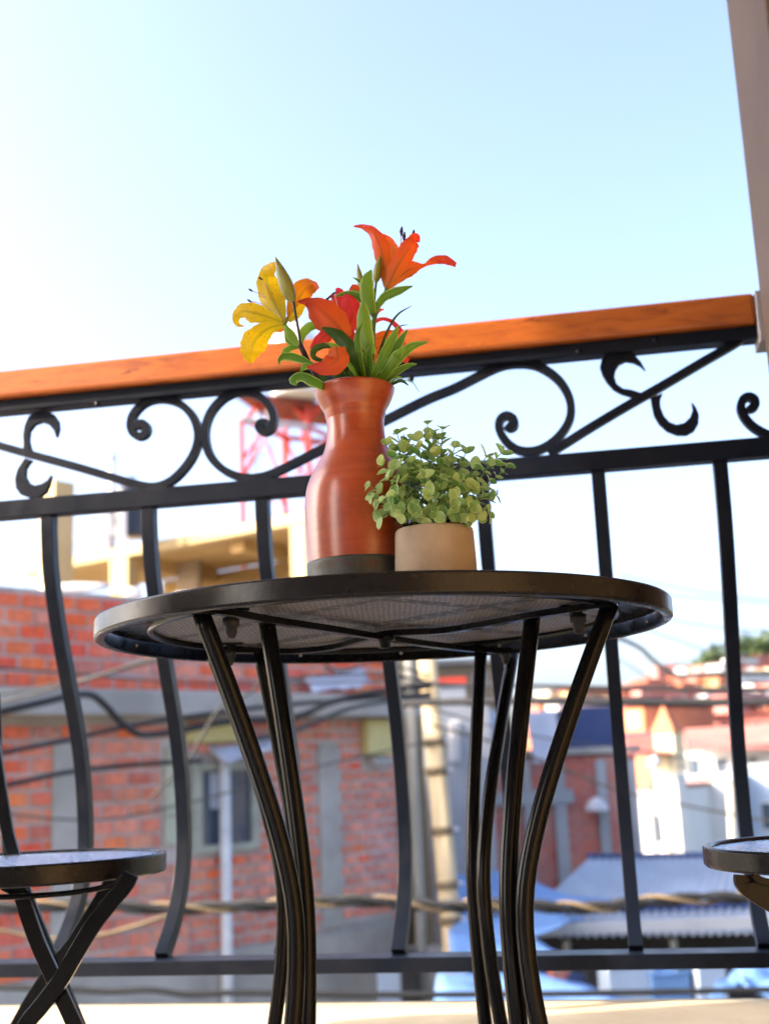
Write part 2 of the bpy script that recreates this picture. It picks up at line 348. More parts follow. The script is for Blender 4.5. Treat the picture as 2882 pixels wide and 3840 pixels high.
def tarp(name, a, b_, tr_=0.3):
    m, nt, b = newmat(name); n = noise(nt, 1.6, 4, 0.55)
    c = ramp(nt, n, [(0.3, b_), (0.7, a)]); nt.links.new(c, b.inputs['Base Color']); b.inputs['Roughness'].default_value = 0.5
    t = nt.nodes.new('ShaderNodeBsdfTranslucent'); nt.links.new(c, t.inputs[0])
    mx = nt.nodes.new('ShaderNodeMixShader'); mx.inputs[0].default_value = tr_
    nt.links.new(b.outputs[0], mx.inputs[1]); nt.links.new(t.outputs[0], mx.inputs[2]); nt.links.new(mx.outputs[0], nt.nodes['Material Output'].inputs[0])
    bump(nt, b, noise(nt, 5, 3), 0.5, 0.05); return m
M['bluetarp'] = tarp('blue_tarpaulin', (0.20, 0.38, 0.72), (0.13, 0.27, 0.56))
M['whitetarp'] = tarp('white_sheet', (0.62, 0.66, 0.78), (0.50, 0.54, 0.66))
M['treeleaf'] = simple('hill_foliage', (0.09, 0.13, 0.04), (0.04, 0.07, 0.02), 0.9, 0.9, 0.2)
M['bark'] = simple('bark', (0.10, 0.07, 0.05), None, 3, 0.9, 0.3)
def perforated():
    m, nt, b = newmat('perforated_sheet')
    tc = nt.nodes.new('ShaderNodeTexCoord')
    vo = nt.nodes.new('ShaderNodeTexVoronoi'); vo.voronoi_dimensions = '2D'; vo.inputs['Scale'].default_value = 190; vo.inputs['Randomness'].default_value = 0.35
    nt.links.new(tc.outputs['Object'], vo.inputs[0])
    small = ramp(nt, vo.outputs[0], [(0.30, (1, 1, 1)), (0.42, (0, 0, 0))])
    v2 = nt.nodes.new('ShaderNodeTexVoronoi'); v2.voronoi_dimensions = '2D'; v2.inputs['Scale'].default_value = 85; v2.inputs['Randomness'].default_value = 0.6
    nt.links.new(tc.outputs['Object'], v2.inputs[0])
    big = ramp(nt, v2.outputs[0], [(0.46, (1, 1, 1)), (0.56, (0, 0, 0))])
    sx = nt.nodes.new('ShaderNodeSeparateXYZ'); nt.links.new(tc.outputs['Object'], sx.inputs[0])
    def band(ax, ay, c0, wd):
        a = nt.nodes.new('ShaderNodeMath'); a.operation = 'MULTIPLY'; a.inputs[1].default_value = ax; nt.links.new(sx.outputs[0], a.inputs[0])
        c = nt.nodes.new('ShaderNodeMath'); c.operation = 'MULTIPLY_ADD'; c.inputs[1].default_value = ay; nt.links.new(sx.outputs[1], c.inputs[0]); nt.links.new(a.outputs[0], c.inputs[2])
        d = nt.nodes.new('ShaderNodeMath'); d.operation = 'SUBTRACT'; d.inputs[1].default_value = c0; nt.links.new(c.outputs[0], d.inputs[0])
        e = nt.nodes.new('ShaderNodeMath'); e.operation = 'ABSOLUTE'; nt.links.new(d.outputs[0], e.inputs[0])
        return ramp(nt, e.outputs[0], [(wd, (1, 1, 1)), (wd * 1.15, (0, 0, 0))])
    bs = mixc(nt, 1.0, band(0.72, 0.69, 0.0, 0.012), band(-0.66, 0.75, 0.0, 0.012), 'LIGHTEN')
    bs = mixc(nt, 1.0, bs, band(0.72, 0.69, -0.13, 0.010), 'LIGHTEN')
    bs = mixc(nt, 1.0, bs, band(-0.66, 0.75, -0.14, 0.010), 'LIGHTEN')
    hb = mixc(nt, 1.0, big, bs, 'MULTIPLY')
    sm = mixc(nt, 1.0, small, (0.75, 0.75, 0.75), 'MULTIPLY')
    hole = mixc(nt, 1.0, hb, sm, 'LIGHTEN')
    base = ramp(nt, noise(nt, 12, 5), [(0.3, (0.16, 0.15, 0.15)), (0.7, (0.22, 0.205, 0.205))])
    nt.links.new(mixc(nt, hole, base, (0.012, 0.012, 0.014)), b.inputs['Base Color'])
    b.inputs['Roughness'].default_value = 0.45
    bump(nt, b, hole, -0.6, 0.001)
    return m
M['perforated'] = perforated()

# ------------------------------------------------------------------ balcony: floor, pillar, curb, unseen walls and ceiling
YAW, RD = -0.1724, 1.75
RDIR = V(math.cos(YAW), math.sin(YAW), 0); RN = V(-math.sin(YAW), math.cos(YAW), 0)
R0 = RN * RD
def RP(u, n, z): return R0 + RDIR * u + RN * n + V(0, 0, z)           # z absolute
def RPX(px, py, n=0.0): return PP(px, py, R0 + RN * n, RN)
def rbox(mb, u0, u1, n0, n1, z0, z1):
    return mb.box(RP((u0 + u1) / 2, (n0 + n1) / 2, (z0 + z1) / 2), (u1 - u0, n1 - n0, z1 - z0), (RDIR, RN, V(0, 0, 1)))
UR = (RPX(2850, 1150, -0.066) - R0).dot(RDIR)
UW = (RPX(2832, 1165, -0.027) - R0).dot(RDIR)                           # where the right pillar starts
UL = -1.72                                                              # where the added shade wall on the left ends
b = MB(); rbox(b, -3.2, 1.3, -3.2, -0.183, -0.22, 0.0)
tagit(b.build('balcony_floor', M['tile']), kind='structure')
b = MB(); rbox(b, UL, UR + 0.3, -0.18, 0.065, -0.25, 0.236)
c_ = tagit(b.build('balcony_curb', M['curb'], bevel=0.004), kind='structure')
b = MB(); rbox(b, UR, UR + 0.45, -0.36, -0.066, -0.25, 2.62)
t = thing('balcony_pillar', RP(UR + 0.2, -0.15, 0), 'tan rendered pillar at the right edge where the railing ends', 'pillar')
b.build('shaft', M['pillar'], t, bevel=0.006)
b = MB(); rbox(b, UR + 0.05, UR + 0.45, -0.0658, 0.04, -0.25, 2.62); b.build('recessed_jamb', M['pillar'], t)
b = MB(); rbox(b, UL - 0.3, UL, -2.0, -0.70, -0.25, 2.62)
t2 = tagit(b.build('unseen_shade_wall', M['offwhite']), kind='structure')  # unseen wall added on the left to keep the sun off the table

b = MB(); rbox(b, UR + 0.452, UR + 0.6, -3.2, -0.1, -0.25, 2.62); tagit(b.build('unseen_bounce_wall', M['warmwall']), kind='structure')  # unseen wall added on the right for warm fill and golden reflections
b = MB(); rbox(b, UL - 0.3, UR + 0.6, -3.35, -3.202, -0.25, 2.62); tagit(b.build('balcony_back_wall', M['concrete']), kind='structure')
b = MB(); rbox(b, UL - 0.3, UR + 0.6, -3.35, 0.10, 2.622, 2.8); tagit(b.build('balcony_ceiling', M['offwhite']), kind='structure')

# ------------------------------------------------------------------ railing
rl = thing('balcony_railing', RP(-0.5, 0, 0.28), 'black wrought iron balcony railing with scrolls under an orange wooden handrail', 'railing')
zz = lambda h: CZ + h
b = MB(); rbox(b, UL, UW, -0.027, 0.022, zz(0.620), zz(0.667))
hd = b.build('handrail', M['wood'], rl, bevel=0.006); hd['label'] = 'varnished orange wooden handrail'
b = MB(); rbox(b, UW + 0.0005, UR + 0.049, -0.030, 0.028, zz(0.590), zz(0.668)); b.build('wall_bracket', M['greypaint'], rl, bevel=0.002)
b = MB(); rbox(b, UL, UW + 0.0002, -0.016, 0.016, zz(0.600), zz(0.6195)); b.build('top_bar', M['rail'], rl, bevel=0.0015)
b = MB(); rbox(b, UL, UR + 0.049, -0.013, 0.013, zz(0.4225), zz(0.4515)); b.build('middle_bar', M['rail'], rl, bevel=0.0015)
b = MB(); rbox(b, UL, UR + 0.049, 0.020, 0.072, zz(-0.2765), zz(-0.2560)); b.build('bottom_bar', M['rail'], rl, bevel=0.0015)
for px, py in ((365, 1513), (1540, 1422), (2170, 1318), (2455, 1272)):
    q = RPX(px, py, -0.016); MB().lathe([(0.0001, -0.0025), (0.0035, -0.002), (0.005, 0)], q + RN * 0.0002, 14, tuple(RN)).build('screw', M['rail'], rl, smooth=True)
prof = [(0.4245, 0.0), (0.39, 0.002), (0.33, 0.012), (0.25, 0.041), (0.17, 0.078), (0.10, 0.112), (0.03, 0.137), (-0.04, 0.151), (-0.10, 0.154), (-0.16, 0.138), (-0.21, 0.105), (-0.2562, 0.055)]
def baluster(px, py):
    u = (RPX(px, py) - R0).dot(RDIR)
    pts = [V(0, p[1], p[0]) for p in prof]
    q = [RP(u, p.y, zz(p.z)) for p in cr(pts, 10)]
    MB().bar(q, RDIR, 0.0104, 0.0100).build('baluster', M['rail'], rl, bevel=0.0008)
for px, py in ((-240, 1975), (-620, 2010), (185, 1945), (560, 1905), (985, 1868), (1400, 1830), (1806, 1792), (2240, 1762), (2695, 1722)): baluster(px, py)
def scroll(P, taper=True, a=0.0061):
    q = cr([RPX(x, y) for x, y in P], 5); n = len(q)
    MB().bar(q, RN, a, 0.007).build('scroll', M['rail'], rl, bevel=0.0006)
def k3(pts): return [(x / 1.3833, 1300 + y / 1.3833) for x, y in pts]
def k4(pts): return [(1700 + x / 1.4044, 1000 + y / 1.4044) for x, y in pts]
scroll([(-330, 1560), (-250, 1590), (-100, 1640)] + k3([(0, 515), (160, 560), (400, 625), (620, 690), (740, 722), (810, 728), (880, 705), (945, 650), (1000, 575), (1028, 500), (1028, 430), (1000, 360), (945, 305), (880, 278), (810, 275), (745, 300), (695, 355), (682, 410), (695, 450), (725, 468), (757, 455), (765, 425), (748, 402), (722, 405), (715, 430)]))
scroll(k3([(1385, 400), (1358, 398), (1345, 418), (1362, 442), (1392, 440), (1414, 412), (1420, 370), (1405, 320), (1365, 272), (1305, 242), (1235, 238), (1165, 268), (1105, 330), (1072, 405), (1068, 485), (1092, 565), (1145, 628), (1215, 668), (1300, 684), (1390, 670), (1480, 630), (1565, 588), (1660, 540)]) + [(1320, 1636), (1443, 1578), (1600, 1500)] + k4([(0, 645), (110, 590), (200, 545), (270, 520), (350, 512), (430, 522), (505, 560), (565, 615), (605, 685), (618, 755), (605, 822), (560, 890), (500, 942), (430, 972), (355, 972), (300, 945), (262, 903), (240, 855), (247, 808), (280, 787), (315, 805), (320, 838), (298, 852), (277, 838)]))
scroll(k4([(1592, 352), (1530, 372), (1470, 412), (1300, 510), (1100, 628), (900, 742), (700, 862), (585, 935), (500, 985)]))
scroll([(3060, 1600), (2990, 1640), (2920, 1645)] + k4([(1655, 890), (1580, 850), (1532, 800), (1510, 750), (1520, 705), (1550, 688), (1580, 702), (1584, 735), (1562, 750), (1545, 738)]))
def crescent(P):
    q = [RPX(x, y) for x, y in P]; mb = MB().prism([p - RN * 0.005 for p in q], RN * 0.010)
    o = mb.build('leaf_scroll', M['rail'], rl, bevel=0.0008)
crescent(k4([(990, 692), (930, 688), (880, 672), (840, 650), (805, 612), (782, 575), (768, 535), (778, 495), (805, 462), (850, 440), (900, 440), (945, 462), (985, 505), (1010, 552), (980, 525), (945, 508), (905, 502), (872, 518), (852, 548), (846, 585), (858, 622), (890, 645), (935, 652), (985, 668), (1010, 680)]))
crescent(k4([(1035, 695), (1042, 740), (1052, 785), (1078, 830), (1120, 868), (1175, 890), (1225, 890), (1265, 868), (1287, 830), (1290, 785), (1275, 745), (1250, 715), (1256, 758), (1242, 798), (1212, 826), (1172, 836), (1135, 822), (1106, 790), (1088, 745), (1086, 705), (1100, 670)]))
crescent(k3([(128, 552), (128, 500), (126, 460), (134, 410), (155, 365), (195, 340), (245, 335), (283, 352), (308, 388), (312, 430), (298, 475), (285, 437), (258, 406), (222, 395), (185, 408), (160, 440), (155, 490), (165, 530), (185, 565)]))
crescent(k3([(135, 580), (118, 605), (96, 640), (84, 685), (88, 735), (112, 770), (160, 788), (208, 785), (245, 758), (264, 712), (272, 668), (250, 696), (222, 714), (187, 722), (155, 707), (138, 675), (140, 635), (155, 610), (172, 592)]))

# ------------------------------------------------------------------ bistro table
TC = V(-0.0058, 1.2751, 0); TZ0 = CZ + 0.1427; TZ1 = TZ0 + 0.0203; TR = 0.30
tb = thing('bistro_table', V(TC.x, TC.y, 0), 'round black metal bistro table with curved legs holding the vase and pot', 'table')
c0 = V(TC.x, TC.y, 0)
MB().lathe([(TR - 0.0105, TZ0 + 0.0005), (TR - 0.008, TZ0 - 0.0008), (TR - 0.002, TZ0), (TR, TZ0 + 0.002), (TR, TZ0 + 0.0025), (TR, TZ0 + 0.003), (TR, TZ1 - 0.0035), (TR, TZ1 - 0.003), (TR, TZ1 - 0.0025), (TR - 0.0012, TZ1 - 0.0006), (TR - 0.004, TZ1), (TR - 0.006, TZ1 - 0.0012), (TR - 0.0065, TZ0 + 0.003), (TR - 0.0095, TZ0 + 0.003), (TR - 0.0105, TZ0 + 0.0005)], c0, 160).build('rim', M['gloss'], tb, smooth=True)
def disc(r0, r1, z, th, seg=128):
    if r0 == 0: return MB().lathe([(0.0001, z), (r1, z), (r1, z + th), (0.0001, z + th)], c0, seg)
    return MB().lathe([(r0, z), (r1, z), (r1, z + th), (r0, z + th), (r0, z)], c0, seg)
disc(0.246, TR - 0.0066, TZ1 - 0.004, 0.0015).build('edge_plate', M['gloss'], tb)
disc(0, 0.2455, TZ1 - 0.0072, 0.004).build('perforated_top', M['perforated'], tb)
MB().lathe([(0.2440 + 0.004 * math.cos(a), TZ1 - 0.010 + 0.004 * math.sin(a)) for a in [k * math.pi / 4 for k in range(9)]], c0, 128).build('support_ring', M['metal'], tb, smooth=True)
ZT = 0.1427 + 0.003                       # frame height above the camera
def T(px, py, dz=0): return PZ(px, py, ZT + dz)
ctr = T(1440, 2392)
def tubepart(name, pts, r, mat, parent, sides=12, n=5, **k):
    return MB().tube(cr(pts, n), r, sides).build(name, mat, parent, smooth=True, **k)
def barpart(pts, a=0.0045, b_=0.0035):
    return MB().bar(cr(pts, 5), V(0, 0, 1), a, b_).build('cross_bar', M['metal'], tb, bevel=0.0008)
barpart([T(742, 2283), T(860, 2297), T(1010, 2325), T(1230, 2358), ctr, T(1640, 2420), T(1820, 2438), T(1945, 2440)])
barpart([T(2290, 2262, 0.004), T(2160, 2282, 0.004), T(1995, 2308, 0.004), T(1850, 2335, 0.004), T(1660, 2365, 0.004), ctr + V(0, 0, 0.004), T(1260, 2425, 0.004), T(1090, 2442, 0.004), T(960, 2440, 0.004), T(860, 2438, 0.004)])
MB().lathe([(0.0001, -0.012), (0.006, -0.011), (0.007, -0.004), (0.012, -0.003), (0.012, 0.003), (0.0001, 0.003)], ctr, 20).build('center_bolt', M['metal'], tb, smooth=True)
def leg(top, waist, wd, r=0.0080, k=0.33):
    a = T(*top, 0.004); w_ = PY(waist[0], waist[1], wd); zw = 0.42
    w_.z = zw; pts = []
    nrm = math.sqrt(1 + k * k) - k
    for i in range(33):
        s = 1 - i / 16.0; g = (math.sqrt(s * s + k * k) - k) / nrm
        z = zw + s * (a.z - zw) if s > 0 else zw + s * zw
        pts.append(V(w_.x + (a.x - w_.x) * g, w_.y + (a.y - w_.y) * g, z))
    o = MB().tube(pts, r, 14).build('leg', M['metal'], tb, smooth=True)
    MB().lathe([(0.0001, 0), (0.010, 0.0), (0.010, 0.012), (0.0083, 0.014)], pts[-1] - V(0, 0, 0.0), 14).build('foot_cap', M['cable'], o, smooth=True)
    return o
leg((751, 2290), (1112, 3560), 1.10, 0.0082)
leg((1000, 2332), (1151, 3500), 1.13, 0.0082)
leg((2285, 2268), (1966, 3480), 1.10, 0.0082)
leg((1995, 2312), (1907, 3450), 1.115, 0.0084)
leg((972, 2442), (1120, 3380), 1.46, 0.0080)
leg((790, 2436), (1066, 3520), 1.40, 0.0080)
leg((1803, 2432), (1772, 3300), 1.44, 0.0080)
leg((1925, 2440), (1812, 3320), 1.40, 0.0080)
for (px, py, s_) in ((866, 2322, 1.0), (862, 2444, .9), (2165, 2308, 1.05), (1892, 2446, .85)):
    q = T(px, py); s_ *= 1.0
    f_ = MB().lathe([(0.0001, -0.018 * s_), (0.0035 * s_, -0.0175 * s_), (0.0055 * s_, -0.013 * s_), (0.0058 * s_, -0.007 * s_), (0.0078 * s_, -0.0065 * s_), (0.0080 * s_, 0.001), (0.005, 0.002), (0.004, 0.011)], q, 18).build('clamp_knob', M['cable'], tb, smooth=True)
    MB().box(q + V(0, 0, 0.0085), (0.034 * s_, 0.012, 0.0025), (V(.97, .22, 0), V(-.22, .97, 0), V(0, 0, 1))).build('clamp_plate', M['metal'], f_, bevel=0.0008)
for k in range(14):
    a = 2 * math.pi * (k + 0.35) / 14; q = c0 + V(math.cos(a) * (TR - 0.0066), math.sin(a) * (TR - 0.0066), TZ0 + 0.010)
    MB().lathe([(0.0001, -0.0016), (0.0016, -0.0012), (0.0022, 0)], q, 10, (math.cos(a), math.sin(a), 0)).build('rivet', M['palemetal'], tb, smooth=True)

# ------------------------------------------------------------------ vase
VY = 1.13
vb = PY(1344, 2150, VY); VX = PY(1333, 1560, VY).x; VX = (VX + PY(1346, 2000, VY).x) / 2
vs_ = thing('clay_vase', V(VX, VY, TZ1), 'tall orange terracotta vase with a dark painted base band holding the lilies', 'vase')
edge = [(1176, 1478), (1186, 1503), (1200, 1528), (1217, 1557), (1224, 1599), (1222, 1653), (1211, 1701), (1190, 1743), (1163, 1792), (1145, 1846), (1139, 1918), (1141, 1990), (1146, 2075), (1151, 2141)]
vp = []
for x, y in edge:
    q = PY(x, y, VY); vp.append(((VX - q.x) * 0.985, q.z))
zl, rlst = vp[-1][1], vp[-1][0]
ztop = vp[0][1]
prof_o = [(0.035, TZ1 + 0.0005), (rlst - 0.004, TZ1 + 0.0008), (rlst - 0.001, TZ1 + 0.004)] + [(r, z) for r, z in reversed(vp)]
rt = vp[0][0]
prof_o = [(p[0], p[1]) for p in [(q.x, q.y) for q in cr([V(r, z, 0) for r, z in prof_o[2:]], 4)]]
full = [(0.03, TZ1 + 0.0005), (rlst - 0.004, TZ1 + 0.0008)] + prof_o + [(rt + 0.0003, ztop + 0.002), (rt - 0.001, ztop + 0.0035), (rt - 0.0035, ztop + 0.003), (rt - 0.005, ztop - 0.003), (0.028, ztop - 0.03), (0.022, ztop - 0.045), (0.03, ztop - 0.09), (0.0001, ztop - 0.1)]
vc = V(VX, VY, 0)
MB().lathe(full, vc, 96).build('body', M['terracotta'], vs_, smooth=True)
zb1 = PY(1346, 2078, VY - 0.05).z; zb0 = PY(1346, 2128, VY - 0.05).z
def rad_at(z):
    P_ = prof_o
    for i in range(len(P_) - 1):
        if (P_[i][1] - z) * (P_[i + 1][1] - z) <= 0: 
            t_ = (z - P_[i][1]) / (P_[i + 1][1] - P_[i][1] + 1e-9); return P_[i][0] + t_ * (P_[i + 1][0] - P_[i][0])
    return rlst
bandp = [(rad_at(zb1) - 0.0005, zb1 + 0.0001), (rad_at(zb1) + 0.0006, zb1)] + [(rad_at(zb1 + (zb0 - zb1) * k / 4) + 0.0007, zb1 + (zb0 - zb1) * k / 4) for k in range(1, 5)] + [(rlst + 0.0004, TZ1 + 0.012), (rlst - 0.0005, TZ1 + 0.006)]
bd = MB().lathe(bandp[::-1], vc, 96).build('base_band', M['band'], vs_, smooth=True)
# lettering and scribbled ornament on the band, wrapped round it
def wrap(verts2d, faces, a0, zc, lift, name):
    vs = []
    for x, y in verts2d:
        r = rad_at(zc) + lift; a = a0 + x / r
        vs.append(V(VX + r * math.sin(a), VY - r * math.cos(a), zc + y))
    return mesh(name, vs, faces, M['lettering'], vs_)
tcu = bpy.data.curves.new('t', 'FONT'); tcu.body = 'Lay'; tcu.size = 0.0125; tcu.extrude = 0; tcu.resolution_u = 3
to = bpy.data.objects.new('t', tcu); C.objects.link(to); bpy.context.view_layer.update()
me_ = to.to_mesh(); tv = [(v.co.x, v.co.y) for v in me_.vertices]; tf = [list(p.vertices) for p in me_.polygons]
to.to_mesh_clear(); C.objects.unlink(to); bpy.data.objects.remove(to)
zt_ = zb0 + 0.0012
wrap(tv, tf, 0.02, zt_, 0.0010, 'lettering')
def squiggle(a0, z0, pts, w_):
    vs = []; fs = []; P_ = cr([V(x, y, 0) for x, y in pts], 4)
    for i, p in enumerate(P_):
        t_ = (P_[min(i + 1, len(P_) - 1)] - P_[max(i - 1, 0)]).normalized(); n_ = V(-t_.y, t_.x, 0)
        vs += [((p + n_ * w_).x, (p + n_ * w_).y), ((p - n_ * w_).x, (p - n_ * w_).y)]
    fs = [[2 * i, 2 * i + 1, 2 * i + 3, 2 * i + 2] for i in range(len(P_) - 1)]
    return vs, fs
MB_o = []
def orn(a0, pts):
    v2, f2 = squiggle(0, 0, pts, 0.0004); wrap(v2, f2, a0, zt_, 0.0010, 'painted_ornament')
orn(-0.62, [(0, 0.004), (0.003, 0.007), (0.006, 0.004), (0.004, 0.001), (0.001, 0.002), (0.003, 0.005), (0.010, 0.007), (0.014, 0.009)])
orn(-0.42, [(0, 0.008), (0.004, 0.006), (0.008, 0.0075), (0.005, 0.0035), (0.009, 0.002), (0.014, 0.004)])
orn(-0.22, [(0, 0.003), (0.004, 0.001), (0.008, 0.004), (0.006, 0.006), (0.010, 0.007)])
orn(0.50, [(0, 0.006), (0.003, 0.009), (0.006, 0.006), (0.003, 0.003), (0, 0.006), (0.008, 0.008), (0.012, 0.004)])
orn(-0.92, [(0, 0.008), (-0.002, 0.004), (0.002, 0.002), (0.005, 0.005), (0.009, 0.006)])

# ------------------------------------------------------------------ ribbons for petals and leaves
def ribbon(name, P, widths, Y0, mat, parent, roll=0.0, fold=0.25, dys=None, seg=5, wav=0.0, label=None):
    n = len(P); dys = dys or [0] * n
    pts = cr([PY(x, y, Y0 + d) for (x, y), d in zip(P, dys)], seg)
    wl = [q.x for q in cr([V(w_, 0, 0) for w_ in widths], seg)]
    N_ = len(pts); vs = []; uv = []; rnd = random.random() * 6
    for i, p in enumerate(pts):
        t_ = (pts[min(i + 1, N_ - 1)] - pts[max(i - 1, 0)]).normalized()
        v = (p - CAM).normalized(); sd = t_.cross(v).normalized(); sd = Matrix.Rotation(roll, 3, t_) @ sd; nn = t_.cross(sd)
        hw = max(wl[i], 2) * Y0 * 1.02 / F_ / 2 / max(0.35, math.cos(roll))
        for k in range(7):
            s_ = (k - 3) / 3.0
            off = fold * hw * (abs(s_) ** 1.5) + wav * hw * math.sin(i * 0.9 + rnd + s_ * 2) * abs(s_)
            ew = 1 + 0.05 * math.sin(i * 1.7 + rnd + (2 if s_ > 0 else 0)) * (abs(s_) == 1)
            vs.append(p + sd * (hw * s_ * ew) - nn * off); uv.append((i / (N_ - 1), k / 6))
    fs = [[i * 7 + k, i * 7 + k + 1, (i + 1) * 7 + k + 1, (i + 1) * 7 + k] for i in range(N_ - 1) for k in range(6)]
    return mesh(name, vs, fs, mat, parent, smooth=True, uvs=uv, label=label)
def budpart(base, tip, w_, Y0, mat, parent, name='bud'):
    a, b_ = PY(*base, Y0), PY(*tip, Y0); ax = b_ - a; L = ax.length; r = w_ * Y0 / F_ / 2
    pr = [(max(r * (math.sin(math.pi * min(1, (k / 14) ** 0.75)) ** 0.8) * (1 - 0.2 * k / 14), 0.0001), L * k / 14) for k in range(15)]
    vs = []; fs = []; seg = 18; X = ax.orthogonal().normalized(); Yv = ax.normalized().cross(X); uv = []
    for i, (rr, z) in enumerate(pr):
        for k in range(seg):
            q = 2 * math.pi * k / seg; r2 = rr * (1 + 0.09 * math.cos(3 * q)); vs.append(a + X * r2 * math.cos(q) + Yv * r2 * math.sin(q) + ax.normalized() * z); uv.append((i / 14, k / seg))
    fs = [[i * seg + k, i * seg + (k + 1) % seg, (i + 1) * seg + (k + 1) % seg, (i + 1) * seg + k] for i in range(14) for k in range(seg)]
    return mesh(name, vs, fs, mat, parent, smooth=True, uvs=uv)
def stem(P, w_, Y0, mat, parent, dys=None, name='stem'):
    dys = dys or [0] * len(P)
    pts = cr([PY(x, y, Y0 + d) for (x, y), d in zip(P, dys)], 5)
    n = len(pts); ws = w_ if isinstance(w_, (list, tuple)) else [w_, w_]
    return MB().tube(pts, [(ws[0] + (ws[-1] - ws[0]) * i / (n - 1)) * Y0 / F_ / 2 for i in range(n)], 10).build(name, mat, parent, smooth=True)
vm = V(VX, VY, ztop - 0.03)
# yellow lily
yl = thing('yellow_lily', vm, 'yellow lily with a green bud leaning left out of the vase', 'lily', 'lilies in the clay vase')
Y0 = 1.10
ribbon('petal', [(1082, 1205), (1112, 1140), (1140, 1088), (1172, 1074), (1196, 1080)], [16, 72, 84, 46, 5], Y0 + .035, M['amber'], yl, 0.2, 0.35, [0, .01, .015, .01, 0], wav=.08)
ribbon('petal', [(1085, 1205), (1112, 1180), (1134, 1150), (1140, 1138)], [14, 34, 24, 4], Y0 + .03, M['yellow'], yl, 0.3, 0.3)
ribbon('petal', [(1065, 1205), (1028, 1135), (1004, 1075), (1001, 1030), (1022, 1000), (1045, 988)], [16, 92, 96, 62, 34, 12], Y0 + .01, M['yellow'], yl, -0.15, 0.3, [0, .012, .02, .015, -.005, -.01], wav=.07)
ribbon('petal', [(1062, 1210), (1005, 1188), (950, 1172), (908, 1168), (886, 1190), (890, 1216), (915, 1224)], [16, 48, 78, 62, 36, 18, 4], Y0, M['yellow'], yl, 0.1, 0.35, [0, -.004, -.005, 0, .008, .014, .012], wav=.07)
ribbon('petal', [(1062, 1216), (1005, 1232), (962, 1268), (942, 1310), (940, 1342), (947, 1362)], [18, 62, 98, 92, 60, 6], Y0 - .01, M['yellow'], yl, 0.12, 0.3, [0, -.012, -.02, -.02, -.012, -.008], wav=.06)
ribbon('petal', [(1068, 1222), (1050, 1232), (1032, 1242)], [20, 30, 10], Y0 + .01, M['amber'], yl, 0.3, 0.2)
budpart((1060, 1218), (1082, 1185), 26, Y0, M['bud'], yl, 'receptacle')
for P_ in ([(1040, 1160), (985, 1110), (940, 1088)], [(1040, 1170), (980, 1140), (935, 1128)], [(1040, 1150), (1000, 1080), (978, 1045)]):
    st = stem(P_, [4, 3], Y0 + .03, M['filament'], yl, name='stamen'); e = PY(*P_[-1], Y0 + .03)
    MB().tube([e - V(.002, 0, -.0015), e, e + V(.002, 0, -.0015)], [.0006, .0012, .0005], 8).build('anther', M['anther'], st, smooth=True)
budpart((1101, 1138), (1032, 962), 62, Y0 - .02, M['bud'], yl)
stem([(1100, 1128), (1108, 1180), (1121, 1250), (1126, 1292)], [12, 9], Y0 - .02, M['darkstem'], yl)
stem([(1066, 1212), (1078, 1245), (1100, 1275), (1124, 1295)], [18, 14], Y0, M['stem'], yl)
stem([(1118, 1282), (1138, 1320), (1165, 1375), (1210, 1440), (1290, 1500), (1320, 1640)], [24, 16], Y0, M['darkstem'], yl, [0, 0, .01, .02, .03, .03])
for P_, w_, d, rr in (([(1070, 1220), (1092, 1262), (1118, 1296)], [12, 38, 10], -.005, .2), ([(1128, 1292), (1140, 1248), (1172, 1224), (1208, 1232)], [10, 34, 34, 6], 0, .4),
    ([(1075, 1235), (1085, 1275), (1112, 1300)], [20, 30, 10], .01, -.3),
    ([(1172, 1366), (1115, 1342), (1068, 1335), (1046, 1352), (1050, 1368)], [14, 34, 30, 14, 4], -.01, .3), ([(1128, 1302), (1090, 1306), (1070, 1326), (1078, 1352)], [10, 24, 30, 20], .01, -.3),
    ([(1175, 1378), (1146, 1372), (1126, 1394)], [14, 26, 5], -.015, .2)):
    ribbon('leaf', P_, w_, Y0 + d, M['lilyleaf'], yl, rr, 0.35)
# dusky red lily in the middle
rlily = thing('red_lily', vm, 'red and orange lily seen from behind in the middle of the bunch', 'lily', 'lilies in the clay vase')
Y1 = 1.09
for P_, w_, d, mt, rr in (
    ([(1300, 1250), (1318, 1180), (1305, 1120), (1292, 1096)], [40, 88, 62, 8], .02, 'red', 0.1),
    ([(1270, 1180), (1262, 1135), (1240, 1104)], [24, 44, 12], .025, 'red', -.3), ([(1290, 1130), (1275, 1098), (1262, 1080)], [30, 36, 14], .03, 'red', .2),
    ([(1330, 1150), (1345, 1110), (1330, 1078), (1310, 1090)], [20, 36, 30, 8], .03, 'orange', .2),
    ([(1345, 1290), (1350, 1200), (1335, 1140)], [30, 40, 10], .03, 'red', -.2),
    ([(1305, 1265), (1250, 1205), (1195, 1158), (1155, 1133), (1117, 1131)], [40, 118, 108, 40, 8], 0, 'dusky', 0.15),
    ([(1232, 1250), (1205, 1272), (1180, 1305), (1168, 1328)], [48, 52, 36, 6], .0, 'red', .1),
    ([(1300, 1225), (1310, 1265), (1308, 1310)], [30, 44, 12], .005, 'red', .3),
    ([(1262, 1300), (1262, 1350), (1215, 1378), (1150, 1376)], [60, 92, 62, 6], -.02, 'dusky', 0.1)):
    ribbon('petal', P_, w_, Y1 + d, M[mt], rlily, rr, 0.35, wav=.07)
